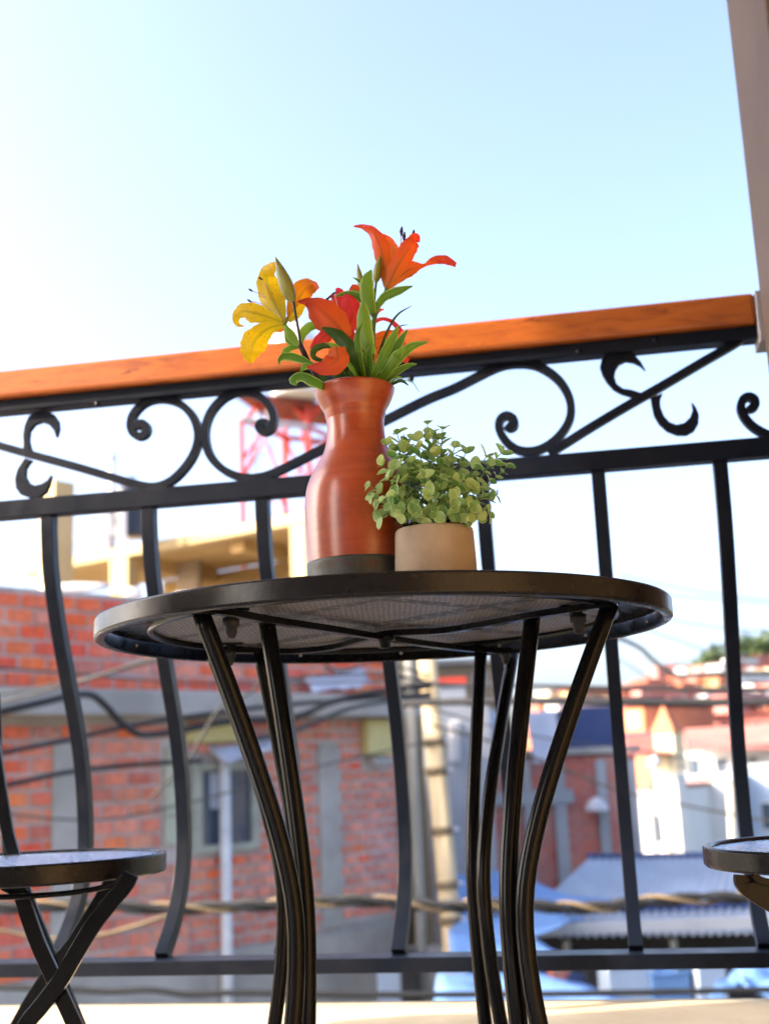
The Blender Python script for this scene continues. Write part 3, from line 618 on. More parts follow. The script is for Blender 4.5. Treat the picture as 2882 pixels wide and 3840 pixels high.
for q_ in ((1238, 1112), (1252, 1100), (1228, 1120)):
    st = stem([(1275, 1190), ((q_[0] + 1275) / 2, (q_[1] + 1180) / 2), q_], [5, 3], Y1 + .01, M['filament'], rlily, name='stamen'); e = PY(*q_, Y1 + .01)
    MB().tube([e - V(.002, 0, .001), e, e + V(.002, 0, .001)], [.0006, .0014, .0005], 8).build('anther', M['anther'], st, smooth=True)
stem([(1300, 1255), (1320, 1330), (1335, 1420), (1340, 1520), (1335, 1640)], [18, 16], Y1 + .03, M['stem'], rlily)
# hanging lily on the right, behind the leaves
hl = thing('drooping_lily', vm, 'drooping orange lily half hidden behind the leaves on the right', 'lily', 'lilies in the clay vase')
for P_, w_, d, mt, rr in (([(1395, 1212), (1430, 1196), (1465, 1204), (1490, 1228), (1500, 1245)], [18, 14, 16, 22, 26], .0, 'red', 0),
    ([(1400, 1275), (1440, 1262), (1480, 1252), (1502, 1240)], [30, 44, 30, 10], .0, 'orange', .2), ([(1400, 1310), (1450, 1290), (1500, 1285), (1518, 1300)], [40, 56, 42, 8], .01, 'orange', .1),
    ([(1405, 1180), (1420, 1165), (1440, 1160)], [20, 16, 3], .01, 'orange', .2), ([(1400, 1340), (1450, 1330), (1500, 1340), (1530, 1356)], [50, 60, 34, 20], .015, 'orange', .1)):
    ribbon('petal', P_, w_, 1.16 + d, M[mt], hl, rr, 0.35, wav=.06)
stem([(1400, 1290), (1385, 1360), (1370, 1440), (1350, 1600)], [18, 14], 1.165, M['stem'], hl)
# orange lily on top
ol = thing('orange_lily', vm, 'tall orange lily opening at the top of the bunch with buds below it', 'lily', 'lilies in the clay vase')
Y2 = 1.13
for P_, w_, d, mt, rr, dy in (
    ([(1456, 1070), (1468, 1000), (1476, 945), (1458, 900), (1432, 878)], [18, 54, 54, 28, 6], .02, 'pale', .15, [0, .01, .02, .02, .015]),
    ([(1450, 1078), (1440, 1000), (1424, 925), (1396, 872), (1358, 851), (1326, 849)], [22, 58, 66, 44, 20, 7], .0, 'orange', -.2, [0, 0, -.004, 0, .005, .01]),
    ([(1462, 1078), (1502, 1034), (1546, 1006), (1588, 996), (1626, 978), (1668, 976), (1708, 994)], [14, 50, 54, 14, 30, 34, 16], .01, 'orange', .2, [0, -.005, -.01, -.01, -.01, -.012, -.015]),
    ([(1452, 1082), (1482, 1012), (1518, 952), (1545, 912), (1560, 894), (1572, 908)], [20, 62, 72, 62, 44, 8], -.012, 'orange', .0, [0, -.006, -.01, -.012, -.006, .002])):
    ribbon('petal', P_, w_, Y2 + d, M[mt], ol, rr, 0.4, dy, wav=.05)
for (a_, b_) in (((1500, 940), (1504, 868)), ((1512, 940), (1514, 888)), ((1535, 930), (1549, 880))):
    st = stem([(1480, 1000), a_, b_], [4, 4], Y2 + .005, M['filament'], ol, name='stamen'); e = PY(*b_, Y2 + .005)
    MB().tube([e - V(0, 0, .0045), e, e + V(.0008, 0, .005)], [.001, .0019, .0008], 8).build('anther', M['anther'], st, smooth=True)
budpart((1448, 1096), (1462, 1030), 26, Y2, M['stem'], ol, 'receptacle')
budpart((1408, 1062), (1426, 952), 38, Y2, M['bud'], ol); budpart((1362, 1110), (1340, 988), 32, Y2 + .01, M['bud'], ol)
stem([(1452, 1085), (1425, 1135), (1402, 1200), (1396, 1300), (1385, 1440), (1350, 1640)], [18, 20], Y2, M['stem'], ol)
stem([(1410, 1055), (1405, 1100), (1400, 1160)], [10, 12], Y2, M['stem'], ol); stem([(1360, 1105), (1378, 1140), (1398, 1190)], [9, 12], Y2, M['stem'], ol)
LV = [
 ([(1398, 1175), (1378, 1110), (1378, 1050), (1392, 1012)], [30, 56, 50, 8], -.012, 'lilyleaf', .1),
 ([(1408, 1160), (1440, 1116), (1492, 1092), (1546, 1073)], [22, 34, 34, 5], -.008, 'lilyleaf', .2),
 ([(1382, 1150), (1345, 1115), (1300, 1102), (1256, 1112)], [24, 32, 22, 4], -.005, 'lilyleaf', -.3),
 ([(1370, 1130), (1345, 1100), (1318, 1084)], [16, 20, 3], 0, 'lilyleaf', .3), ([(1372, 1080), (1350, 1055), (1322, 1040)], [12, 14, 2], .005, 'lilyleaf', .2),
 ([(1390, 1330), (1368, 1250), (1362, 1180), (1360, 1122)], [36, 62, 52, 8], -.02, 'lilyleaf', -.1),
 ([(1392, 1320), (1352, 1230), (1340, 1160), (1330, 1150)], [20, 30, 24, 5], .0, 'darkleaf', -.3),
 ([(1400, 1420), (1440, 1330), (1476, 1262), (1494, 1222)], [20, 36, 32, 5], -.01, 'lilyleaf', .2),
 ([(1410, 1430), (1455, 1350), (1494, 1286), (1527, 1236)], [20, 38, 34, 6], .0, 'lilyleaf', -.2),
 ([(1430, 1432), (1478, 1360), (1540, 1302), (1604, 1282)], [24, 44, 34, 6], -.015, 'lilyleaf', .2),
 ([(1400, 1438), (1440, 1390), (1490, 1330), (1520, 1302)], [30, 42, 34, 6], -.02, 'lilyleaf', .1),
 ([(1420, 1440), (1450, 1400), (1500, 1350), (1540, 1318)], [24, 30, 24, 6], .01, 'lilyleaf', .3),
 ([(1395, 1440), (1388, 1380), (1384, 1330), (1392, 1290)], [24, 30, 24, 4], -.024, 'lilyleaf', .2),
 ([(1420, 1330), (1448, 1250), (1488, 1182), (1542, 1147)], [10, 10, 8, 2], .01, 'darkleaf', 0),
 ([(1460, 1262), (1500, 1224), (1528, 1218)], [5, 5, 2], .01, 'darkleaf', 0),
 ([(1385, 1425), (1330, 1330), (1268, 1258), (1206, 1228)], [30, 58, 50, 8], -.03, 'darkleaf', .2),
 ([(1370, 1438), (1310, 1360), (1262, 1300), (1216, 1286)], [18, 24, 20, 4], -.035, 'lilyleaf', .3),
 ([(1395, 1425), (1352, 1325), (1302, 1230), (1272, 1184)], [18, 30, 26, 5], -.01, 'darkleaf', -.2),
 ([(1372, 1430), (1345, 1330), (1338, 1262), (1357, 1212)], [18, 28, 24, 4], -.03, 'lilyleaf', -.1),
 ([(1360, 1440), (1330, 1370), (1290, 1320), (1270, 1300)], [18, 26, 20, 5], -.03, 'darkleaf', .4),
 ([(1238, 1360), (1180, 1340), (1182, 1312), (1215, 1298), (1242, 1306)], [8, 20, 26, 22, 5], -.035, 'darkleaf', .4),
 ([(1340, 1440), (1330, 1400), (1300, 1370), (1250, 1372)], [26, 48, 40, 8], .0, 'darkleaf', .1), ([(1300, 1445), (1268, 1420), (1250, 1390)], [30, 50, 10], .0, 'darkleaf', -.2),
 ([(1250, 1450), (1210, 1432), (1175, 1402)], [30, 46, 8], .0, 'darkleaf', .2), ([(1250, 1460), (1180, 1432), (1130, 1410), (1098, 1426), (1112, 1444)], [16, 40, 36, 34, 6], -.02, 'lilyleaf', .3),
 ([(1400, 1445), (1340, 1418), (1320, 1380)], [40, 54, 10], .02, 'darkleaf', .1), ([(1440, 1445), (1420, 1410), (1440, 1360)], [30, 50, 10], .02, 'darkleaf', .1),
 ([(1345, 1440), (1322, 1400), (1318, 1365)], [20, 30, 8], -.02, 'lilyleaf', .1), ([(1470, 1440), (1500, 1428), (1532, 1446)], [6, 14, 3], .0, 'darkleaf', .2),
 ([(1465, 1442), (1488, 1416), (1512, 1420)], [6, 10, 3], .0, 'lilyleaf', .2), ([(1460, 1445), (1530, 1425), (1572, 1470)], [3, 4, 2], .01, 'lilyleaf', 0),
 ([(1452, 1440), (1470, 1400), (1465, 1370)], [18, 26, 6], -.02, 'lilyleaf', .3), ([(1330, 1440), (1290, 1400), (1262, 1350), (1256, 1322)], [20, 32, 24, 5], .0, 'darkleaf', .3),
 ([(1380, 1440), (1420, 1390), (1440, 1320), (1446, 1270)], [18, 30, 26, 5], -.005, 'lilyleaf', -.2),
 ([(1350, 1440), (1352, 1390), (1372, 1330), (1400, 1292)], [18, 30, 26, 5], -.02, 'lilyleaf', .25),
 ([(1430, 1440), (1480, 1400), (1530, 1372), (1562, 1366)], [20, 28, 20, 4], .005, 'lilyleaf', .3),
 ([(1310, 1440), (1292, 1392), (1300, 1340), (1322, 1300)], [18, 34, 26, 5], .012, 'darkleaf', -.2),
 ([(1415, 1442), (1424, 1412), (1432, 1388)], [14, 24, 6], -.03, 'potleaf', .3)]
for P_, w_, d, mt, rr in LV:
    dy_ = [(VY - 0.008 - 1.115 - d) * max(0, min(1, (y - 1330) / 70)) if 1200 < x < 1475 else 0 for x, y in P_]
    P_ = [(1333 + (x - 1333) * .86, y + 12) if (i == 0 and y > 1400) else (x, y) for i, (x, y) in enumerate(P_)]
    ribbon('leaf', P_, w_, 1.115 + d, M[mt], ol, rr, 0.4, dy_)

# ------------------------------------------------------------------ pot plant
PYp = 1.075
pc = PY(1632, 2100, PYp); px_top = PY(1627, 1975, PYp)
pot = thing('plant_pot', V(pc.x, PYp, TZ1), 'small round sandy beige plant pot standing in front of the vase', 'pot')
zt = PY(1627, 1958, PYp - .037).z
MB().lathe([(0.02, TZ1 + .0005), (0.0355, TZ1 + .0006), (0.0375, TZ1 + .003), (0.0368, (TZ1 + zt) / 2), (0.0358, zt - .003), (0.0352, zt - .0006), (0.0345, zt), (0.0335, zt - .0006), (0.033, zt - .008), (0.0001, zt - .009)], V(pc.x, PYp, 0), 72).build('body', M['pot'], pot, smooth=True)
pl = thing('leafy_plant', V(pc.x, PYp, zt - .009), 'bushy small-leaved green plant growing in the beige pot', 'plant')
mb = MB()
random.seed(21)
for k in range(160):
    a = random.random() * 6.283; r = 0.03 * math.sqrt(random.random()); q = V(pc.x + r * math.cos(a), PYp + r * math.sin(a), zt - .006 + random.random() * .012)
    for j in range(3):
        d = V(random.uniform(-1, 1), random.uniform(-1, 1), random.uniform(0, 1)).normalized() * .008; s2 = d.orthogonal().normalized() * .0016
        mb.add([q - s2, q + s2, q + d], [(0, 1, 2)])
mb.build('moss', M['soil'], pl)
def leafmesh(name, L, Wd, cup, droop):
    vs = []; uv = []; NL, NW = 8, 5
    for i in range(NL + 1):
        t_ = i / NL; hw = Wd / 2 * (math.sin(math.pi * t_ ** 0.9) ** 0.55) if 0 < t_ < 1 else 0.0
        hw = max(hw, Wd * 0.02)
        for k in range(NW):
            s_ = (k - 2) / 2; vs.append((L * t_, hw * s_, cup * hw * s_ * s_ - droop * L * t_ * t_)); uv.append((t_, k / 4))
    fs = [[i * NW + k, (i + 1) * NW + k, (i + 1) * NW + k + 1, i * NW + k + 1] for i in range(NL) for k in range(NW - 1)]
    me = bpy.data.meshes.new(name); me.from_pydata(vs, [], fs); me.shade_smooth()
    l = me.uv_layers.new(name='UVMap')
    for lp in me.loops: l.data[lp.index].uv = uv[lp.vertex_index]
    me.materials.append(M['potleaf']); return me
LM = [leafmesh('leaf_a', .0112, .0104, .35, .2), leafmesh('leaf_b', .0125, .0106, .25, -.1), leafmesh('leaf_c', .0095, .0088, .4, .35), leafmesh('leaf_d', .0130, .0090, .3, .1)]
tips = [(1600, 1592, .0), (1660, 1612, .0), (1642, 1650, .01), (1480, 1630, .0), (1520, 1665, .015), (1445, 1668, .0), (1560, 1655, .0), (1706, 1680, .0), (1750, 1702, .005), (1832, 1716, .0), (1893, 1700, -.005), (1915, 1752, -.005),
        (1420, 1745, -.01), (1372, 1822, -.01), (1378, 1866, -.02), (1408, 1885, -.02), (1415, 1938, -.02), (1872, 1858, -.01), (1845, 1925, -.02), (1800, 1945, -.03), (1500, 1930, -.035), (1545, 1905, -.035), (1600, 1700, .02), (1650, 1745, -.01),
        (1690, 1735, .02), (1780, 1760, .0), (1540, 1735, -.015), (1480, 1760, -.02), (1445, 1800, -.025), (1590, 1790, -.03), (1660, 1800, -.035), (1730, 1800, -.03), (1790, 1830, -.025), (1710, 1870, -.04), (1475, 1850, -.03), (1610, 1860, -.04), (1770, 1900, -.038), (1580, 1745, -.02), (1620, 1640, .01), (1740, 1755, .015), (1510, 1700, .0), (1470, 1700, .005), (1460, 1890, -.03)]
nleaf = []
tips += [(1500 + 22 * k, 1925 + (k * 37) % 22, -.036 + (k % 3) * .004) for k in range(13)]
for tx, ty, dy in tips:
    tx = 1632 + (tx - 1632) * .94
    tip = PY(tx, ty, PYp + dy); base = V(pc.x + (tip.x - pc.x) * .35, PYp + random.uniform(-.015, .012), zt - .004)
    base.x = max(pc.x - .028, min(pc.x + .028, base.x))
    mid = (base + tip) / 2 + V((tip.x - pc.x) * .02, random.uniform(-.006, .006), .008 + random.uniform(0, .006))
    pts = cr([base, mid, tip], 8)
    MB().tube(pts, [.0008 - .0004 * i / (len(pts) - 1) for i in range(len(pts))], 6).build('stem', M['stem'], pl, smooth=True)
    Ls = (tip - base).length; nn = max(3, int(Ls / .0092)); ang = random.random() * 3
    for j in range(nn):
        f_ = 1 - j * (0.92 / nn); i0 = int(f_ * (len(pts) - 1)); p = pts[i0]; tg = (pts[min(i0 + 1, len(pts) - 1)] - pts[max(i0 - 1, 0)]).normalized()
        ang += 1.57
        for sgn in ((0, math.pi) if j else (0, math.pi, 1.4)):
            a = ang + sgn + random.uniform(-.3, .3); X = tg.orthogonal().normalized(); Yv = tg.cross(X)
            o_ = (X * math.cos(a) + Yv * math.sin(a)); ld = (o_ + tg * random.uniform(.2, .9) + V(0, 0, .25)).normalized()
            nr = (tg - ld * tg.dot(ld)).normalized(); sd = nr.cross(ld)
            o = bpy.data.objects.new('leaf', random.choice(LM)); C.objects.link(o); o.parent = pl; nleaf.append(o)
            mt_ = Matrix((ld, sd, nr)).transposed().to_4x4(); sc_ = random.uniform(.55, 1.12); mt_ = mt_ @ Matrix.Scale(sc_, 4); mt_.translation = p - ORG[pl]
            o.matrix_local = mt_

# ------------------------------------------------------------------ chairs
def seat_chair(cx, cy, r, ztop_, label, h):
    t = thing('bistro_chair', V(cx, cy, 0), label, 'chair', 'folding chairs beside the table')
    c = V(cx, cy, 0)
    MB().lathe([(r - .010, ztop_ - h), (r - .002, ztop_ - h - .0005), (r, ztop_ - h + .002), (r, ztop_ - h + .0025), (r, ztop_ - h + .003), (r, ztop_ - .003), (r, ztop_ - .0025), (r, ztop_ - .002), (r - .002, ztop_), (r - .006, ztop_ - .0005), (r - .008, ztop_ - .003)], c, 96).build('seat_rim', M['gloss'], t, smooth=True)
    MB().lathe([(0.0001, ztop_ - .002), (r * .55, ztop_ - .0025), (r - .0078, ztop_ - .0035), (r - .0078, ztop_ - .0055), (0.0001, ztop_ - .005)], c, 96).build('seat', M['seat'], t, smooth=True)
    return t
def seatmat():
    m, nt, b = newmat('hammered_seat'); b.inputs['Base Color'].default_value = (0.05, 0.06, 0.08, 1); b.inputs['Roughness'].default_value = 0.22
    b.inputs['Metallic'].default_value = 0.85; b.inputs['Base Color'].default_value = (0.55, 0.66, 0.85, 1)
    vo = nt.nodes.new('ShaderNodeTexVoronoi'); vo.inputs['Scale'].default_value = 110; tc = nt.nodes.new('ShaderNodeTexCoord'); nt.links.new(tc.outputs['Object'], vo.inputs[0])
    bump(nt, b, vo.outputs[0], 1.0, 0.006); return m
M['seat'] = seatmat()
LCY, LCR = 1.50, 0.16
LCX = PY(616, 3232, LCY).x - LCR; LCZ = PY(616, 3194, LCY).z
lc = seat_chair(LCX, LCY, LCR, LCZ, 'black folding bistro chair cut by the left edge of the photo', .0225)
def chbar(name, P, Y, a, b_, t, bev=.001, Ndir=(0, 1, 0)):
    q = cr([PY(x, y, Y) for x, y in P], 6); return MB().bar(q, V(*Ndir), a, b_).build(name, M['metal'], t, bevel=bev)
Yn = LCY - .11
chbar('leg', [(492, 3276), (470, 3320), (415, 3385), (350, 3470), (290, 3570), (225, 3680), (150, 3780), (90, 3860), (-60, 4150), (-230, 4560)], Yn, .0090, .004, lc)
chbar('leg', [(20, 3310), (75, 3345), (105, 3430), (145, 3540), (190, 3640), (235, 3740), (285, 3850), (420, 4150), (560, 4480)], Yn + .02, .0085, .004, lc)
Yf = LCY + .12
chbar('leg', [(430, 3262), (400, 3330), (340, 3430), (270, 3540), (190, 3640), (100, 3780), (-20, 4000), (-180, 4270)], Yf, .008, .004, lc)
chbar('leg', [(-60, 2500), (-20, 2800), (10, 3000), (30, 3120), (60, 3230), (90, 3330), (180, 3560), (300, 3850), (430, 4180)], Yf, .008, .004, lc)
tubepart('stretcher', [PY(-30, 3365, Yn), PY(120, 3360, Yn), PY(290, 3345, Yn), PY(420, 3318, Yn), PY(460, 3285, Yn)], .0032, M['metal'], lc)
pts = []
for k in range(60):                       # twisted iron baluster of the chair back
    t_ = k / 59; q = PY(2 + 14 * t_, 2985 + 90 * t_, Yf + .01); a = t_ * 14
    pts.append(q + V(.007 * math.cos(a) * math.sin(math.pi * t_), .007 * math.sin(a) * math.sin(math.pi * t_), 0))
MB().tube(pts, .0028, 8).build('twisted_upright', M['metal'], lc, smooth=True)
tubepart('back_upright', [PY(-8, 2600, Yf + .01), PY(0, 2850, Yf + .01), PY(4, 2990, Yf + .01)], .0035, M['metal'], lc)
tubepart('back_upright', [PY(14, 3070, Yf + .01), PY(24, 3130, Yf + .01), PY(26, 3215, Yf + .01)], .0065, M['metal'], lc)
MB().tube(cr([PY(-400, 2500, Yf), PY(-220, 2470, Yf), PY(-60, 2500, Yf)], 5), .006, 10).build('back_rail', M['metal'], lc, smooth=True)
RCY, RCR = 1.15, 0.155
RCX = PY(2652, 3210, RCY).x + RCR; RCZ = PY(2652, 3178, RCY).z
rc = seat_chair(RCX, RCY, RCR, RCZ, 'black folding bistro chair cut by the right edge of the photo', .0185)
Yr = RCY - .10
chbar('leg', [(2796, 3282), (2800, 3312), (2850, 3350), (2930, 3400), (3010, 3480), (3120, 3620), (3300, 3900), (3500, 4250), (3680, 4600), (3750, 4750)], RCY - .03, .0105, .004, rc)
chbar('seat_hinge', [(2822, 3276), (2838, 3296), (2870, 3308), (2920, 3315), (2990, 3318)], RCY - .04, .0035, .003, rc)
chbar('leg', [(3340, 3260), (3300, 3320), (3220, 3450), (3120, 3620), (3020, 3900), (2960, 4250), (2900, 4700)], RCY, .009, .004, rc)
chbar('leg', [(3050, 3250), (3060, 3350), (3120, 3560), (3250, 3850), (3330, 4150)], RCY + .11, .009, .004, rc)
chbar('leg', [(3250, 2300), (3255, 2700), (3250, 3200), (3200, 3450), (3100, 3700), (3030, 3950), (2970, 4150)], RCY + .125, .009, .004, rc)

# ================================================================== beyond the balcony
GZ = -6.2
b = MB(); 
NX = 24
vs = []; fs = []
def gz(x, y):
    r = max(0, y - 40); h = GZ + min(r, 400) * 0.030
    h += max(0, min(1, (x - 10) / 60)) * max(0, min(1, (y - 60) / 80)) * 12
    return h
xs = [-400, -200, -100, -60, -30, -12, 0, 12, 25, 40, 60, 90, 140, 220, 400, 900]; ys = [-60, 0, 3, 20, 40, 60, 80, 100, 130, 160, 200, 300, 500, 900, 1800]
for y in ys:
    for x in xs: vs.append((x, y, gz(x, y) - (0.5 if False else 0)))
n_ = len(xs)
fs = [[j * n_ + i, j * n_ + i + 1, (j + 1) * n_ + i + 1, (j + 1) * n_ + i] for j in range(len(ys) - 1) for i in range(n_ - 1)]
mesh('ground', vs, fs, M['earth'], kind='structure', smooth=True)
b = MB().box((2.5, 14, GZ + 0.01), (12, 26, 0.02)); tagit(b.build('street', M['asphalt']), kind='structure')

# ---- brick building on the left
WA = PY(-420, 2900, 9.4); WB = PY(1478, 2900, 13.2); WA.z = WB.z = 0
wd_ = (WB - WA); WL = wd_.length; WD = wd_.normalized(); WN = V(WD.y, -WD.x, 0)        # WN looks at the balcony
if WN.y > 0: WN = -WN
def wuv(px, py):
    q = PP(px, py, WA, WN); return (q - WA).dot(WD), q.z
def WPt(u, z, n=0): return WA + WD * u + WN * n + V(0, 0, z)
bb = thing('brick_building', V((WA.x + WB.x) / 2, (WA.y + WB.y) / 2, GZ), 'unplastered red brick building with grey concrete beams filling the left side', 'building')
def wbox(mb, u0, u1, z0, z1, n0, n1): return mb.box(WPt((u0 + u1) / 2, (z0 + z1) / 2, (n0 + n1) / 2), (u1 - u0, n1 - n0, z1 - z0), (WD, WN, V(0, 0, 1)))
ztL = wuv(100, 2196)[1]; uS = wuv(300, 2200)[0]
mb = MB(); wbox(mb, 0, WL, GZ, ztL - .02, -6.0, 0.0); mb.build('wall', M['mortar'], bb)
def prect(x0, y0, x1, y1):
    u0, _ = wuv(x0, (y0 + y1) / 2); u1, _ = wuv(x1, (y0 + y1) / 2); _, z1 = wuv((x0 + x1) / 2, y0); _, z0 = wuv((x0 + x1) / 2, y1); return u0, u1, z0, z1
zled1 = wuv(600, 2600)[1]; zled0 = wuv(600, 2692)[1]
cols = [prect(190, 2790, 300, 3610), prect(1196, 2790, 1272, 3480)]
win = [prect(600, 2790, 700, 3180), prect(712, 2860, 960, 3190), prect(1352, 2700, 1440, 2870), prect(1268, 3440, 1480, 3760)]
zpl = wuv(500, 3615)[1]
excl = cols + win
near = []; farb = []
def hit(u0, u1, z0, z1):
    for (a, b_, c, d) in excl:
        if u0 < b_ - .01 and u1 > a + .01 and z0 < d - .01 and z1 > c + .01: return True
    return False
def lay(u0, u1, z0, z1, bw, bh, pink, jit=.004):
    z = z0; row = 0
    while z + bh <= z1 + 0.001:
        u = u0 - (bw / 2 if row % 2 else 0)
        while u < u1:
            a, b_ = max(u, u0) + .015, min(u + bw, u1) - .015
            if b_ - a > .04:
                if not hit(a, b_, z, z + bh): near.append((a, b_, z + .014, z + bh - .014, pink))
                else:
                    # trim against openings
                    for (ea, eb, ec, ed) in excl:
                        if a < eb and b_ > ea and z < ed - .01 and z + bh > ec + .01:
                            if a < ea - .05 and not hit(a, ea - .012, z, z + bh): near.append((a, ea - .012, z + .014, z + bh - .014, pink))
                            if b_ > eb + .05 and not hit(eb + .012, b_, z, z + bh): near.append((eb + .012, b_, z + .014, z + bh - .014, pink))
                            break
            u += bw
        z += bh; row += 1
random.seed(5)
uz = wuv(705, 3000)[0]
lay(0.4, WL, zled1 + .02, ztL + .03, .262, .136, 0.1)
um = wuv(330, 3000)[0]
lay(0.4, um, zpl, zled0, .262, .136, 0.2)
lay(um, uz, zpl, zled0, .262, .136, 0.85)
lay(uz, WL, zpl, zled0, .19, .104, 0.9)
# a few stepped courses on the unfinished top
for (a, b_) in ((uS, uS + 3.6),):
    u = a
    pass
near.sort(key=lambda q: (abs((q[0] + q[1]) / 2 + 0) * 1.0 + (0 if q[3] > -3 else 9)) + (0 if wuv(0, 2900)[0] - .2 < q[1] else 20))
def unitbrick():
    bm = bmesh.new(); bmesh.ops.create_cube(bm, size=1); 
    me = bpy.data.meshes.new('brick'); bm.to_mesh(me); bm.free(); return me
UBs = {}
for key in ('brick', 'brickp'):
    me = unitbrick(); me.materials.append(M[key]); UBs[key] = me
rotm = Matrix((WD, WN, V(0, 0, 1))).transposed().to_4x4()
mbs = {'brick_isl': MB(), 'brickp_isl': MB()}
for i, (a, b_, z0, z1, pk) in enumerate(near):
    pr = random.uniform(0.008, .020); pink = random.random() < pk
    ctr_ = WPt((a + b_) / 2, (z0 + z1) / 2 + random.uniform(-.004, .004), pr / 2 - .01)
    if i < 298:
        o = bpy.data.objects.new('brick', UBs['brickp' if pink else 'brick']); C.objects.link(o); o.parent = bb
        mt_ = rotm @ Matrix.Rotation(random.uniform(-.015, .015), 4, 'Y') @ Matrix.Diagonal((b_ - a, pr + .02, z1 - z0, 1)); mt_.translation = ctr_ - ORG[bb]; o.matrix_local = mt_
    else: mbs['brickp_isl' if pink else 'brick_isl'].box(ctr_, (b_ - a, pr + .02, z1 - z0), (WD, WN, V(0, 0, 1)))
for k_, mm in mbs.items():
    if mm.v: mm.build('brickwork', M[k_], bb, kind='stuff')
def wpart(name, r, n0, n1, mat, parent=None, **k):
    mb = MB(); wbox(mb, r[0], r[1], r[2], r[3], n0, n1); return mb.build(name, mat, parent or bb, **k)
for r in cols: wpart('concrete_column', r, 0.0, 0.03, M['concrete'], bevel=.008)
wpart('concrete_ledge', (0, WL + .25, zled0, zled1), 0.002, .34, M['concrete'], bevel=.02)
wpart('plinth', (0, WL, wuv(500, 3790)[1] - 2, zpl - .005), 0.002, .05, M['concrete'])
# openings
r = win[0]; sh = wpart('shutter', (r[0] + .04, r[1] - .03, r[2] + .03, r[3] - .03), 0.002, .04, M['shutter'], bevel=.004)
for k in range(3): wpart('shutter_rail', (r[0] + .045, r[1] - .035, r[2] + .28 + .27 * k, r[2] + .30 + .27 * k), .041, .05, M['sageframe'], sh)
r = win[1]
fr = wpart('window_frame', (r[0], r[0] + .10, r[2], r[3]), .002, .06, M['sageframe'])
wpart('frame_post', (r[1] - .09, r[1], r[2], r[3]), .002, .06, M['sageframe'], fr)
wpart('frame_head', (r[0] + .101, r[1] - .091, r[3] - .07, r[3]), .002, .058, M['sageframe'], fr)
wpart('frame_sill', (r[0] + .101, r[1] - .091, r[2], r[2] + .06), .002, .075, M['sageframe'], fr)
wn = wpart('window', (r[0] + .101, r[1] - .091, r[2] + .061, r[3] - .071), .003, .012, M['glass'])
wpart('curtain', (r[0] + .22, r[0] + .42, r[3] - .42, r[3] - .09), .0125, .016, M['whitetarp'], wn)
wpart('mullion', ((r[0] + r[1]) / 2 - .02, (r[0] + r[1]) / 2 + .02, r[2] + .062, r[3] - .072), .0165, .035, M['sageframe'], wn)
r = win[2]; wpart('meter_box', (r[0], r[1], r[2] + .1, r[3]), .002, .12, M['yellowboard'], bevel=.01); wpart('meter_shelf', (r[0] + .04, r[1], r[2], r[2] + .08), .002, .16, M['concrete'])
r = win[3]; wpart('plaster_patch', (r[0], r[1] - .02, r[2], r[3] - .02), .002, .012, M['concrete'])
wpart('beam_trim', prect(690, 2718, 900, 2785), .002, .06, M['yellowboard'], bevel=.01)
rr_ = prect(800, 2800, 842, 3760); mb = MB(); mb.tube([WPt((rr_[0] + rr_[1]) / 2, rr_[2] - 2, .11), WPt((rr_[0] + rr_[1]) / 2, rr_[3], .11)], .052, 14); dp = mb.build('drain_pipe', M['whitepipe'], bb, smooth=True)
q_ = wuv(1068, 3358); mb = MB(); 
mb.build if False else None
wpart('red_patch', (q_[0] - .1, q_[0] + .1, q_[1] - .05, q_[1] + .05), .021, .03, M['redroof'])
def sheet(name, P, Y, mat, label, cat, thick=.02, sag=0.0, group=None, parent=None, dY=None):
    """tarpaulin or roof sheet: outline traced on its own distance, with real thickness"""
    dY = dY or [0] * len(P)
    q = [PY(x, y, Y + d) for (x, y), d in zip(P, dY)]
    mb = MB().prism(q, V(0, thick, thick * .3)); o = mb.build(name, mat, parent, bevel=.004)
    if parent is None: tagit(o, label, cat, group)
    return o
def cloth(name, corners, mat, label, cat, group=None, sag=.12, n=10):
    """a sagging, wrinkled sheet between four corners"""
    A_, B_, C_, D_ = corners; vs = []
    rnd = [random.uniform(0, 6) for _ in range(4)]
    for j in range(n + 1):
        for i in range(n + 1):
            s_, t_ = i / n, j / n; p = A_ * (1 - s_) * (1 - t_) + B_ * s_ * (1 - t_) + C_ * s_ * t_ + D_ * (1 - s_) * t_
            p = p + V(0, 0, -sag * 4 * s_ * (1 - s_) * (0.4 + .6 * t_) + .03 * math.sin(s_ * 9 + rnd[0]) * math.sin(t_ * 7 + rnd[1]) + .015 * math.sin(s_ * 23 + t_ * 11 + rnd[2]))
            vs.append(p)
    fs = [[j * (n + 1) + i, j * (n + 1) + i + 1, (j + 1) * (n + 1) + i + 1, (j + 1) * (n + 1) + i] for j in range(n) for i in range(n)]
    o = mesh(name, vs, fs, mat, None, smooth=True); sm = o.modifiers.new('s', 'SOLIDIFY'); sm.thickness = .01
    return tagit(o, label, cat, group)
ug, zg = wuv(1110, 2660)
cloth('plastic_sheet', [WPt(wuv(1100, 2665)[0], zled1 + .02, .30), WPt(wuv(1330, 2600)[0], zled1 + .12, .30), WPt(wuv(1330, 2600)[0], zled1 + .30, .1), WPt(wuv(1120, 2600)[0], zled1 + .20, .1)], M['whitetarp'], 'pale lavender plastic sheet lying on the concrete ledge', 'sheet', sag=.02, n=8)
cloth('plastic_sheet', [WPt(wuv(760, 2870)[0], zled0 - .42, .32), WPt(wuv(1010, 2800)[0], zled0 - .24, .32), WPt(wuv(1010, 2760)[0], zled0 - .13, .1), WPt(wuv(760, 2800)[0], zled0 - .26, .1)], M['whitetarp'], 'crumpled white awning above the blue window', 'awning', sag=.05, n=8)
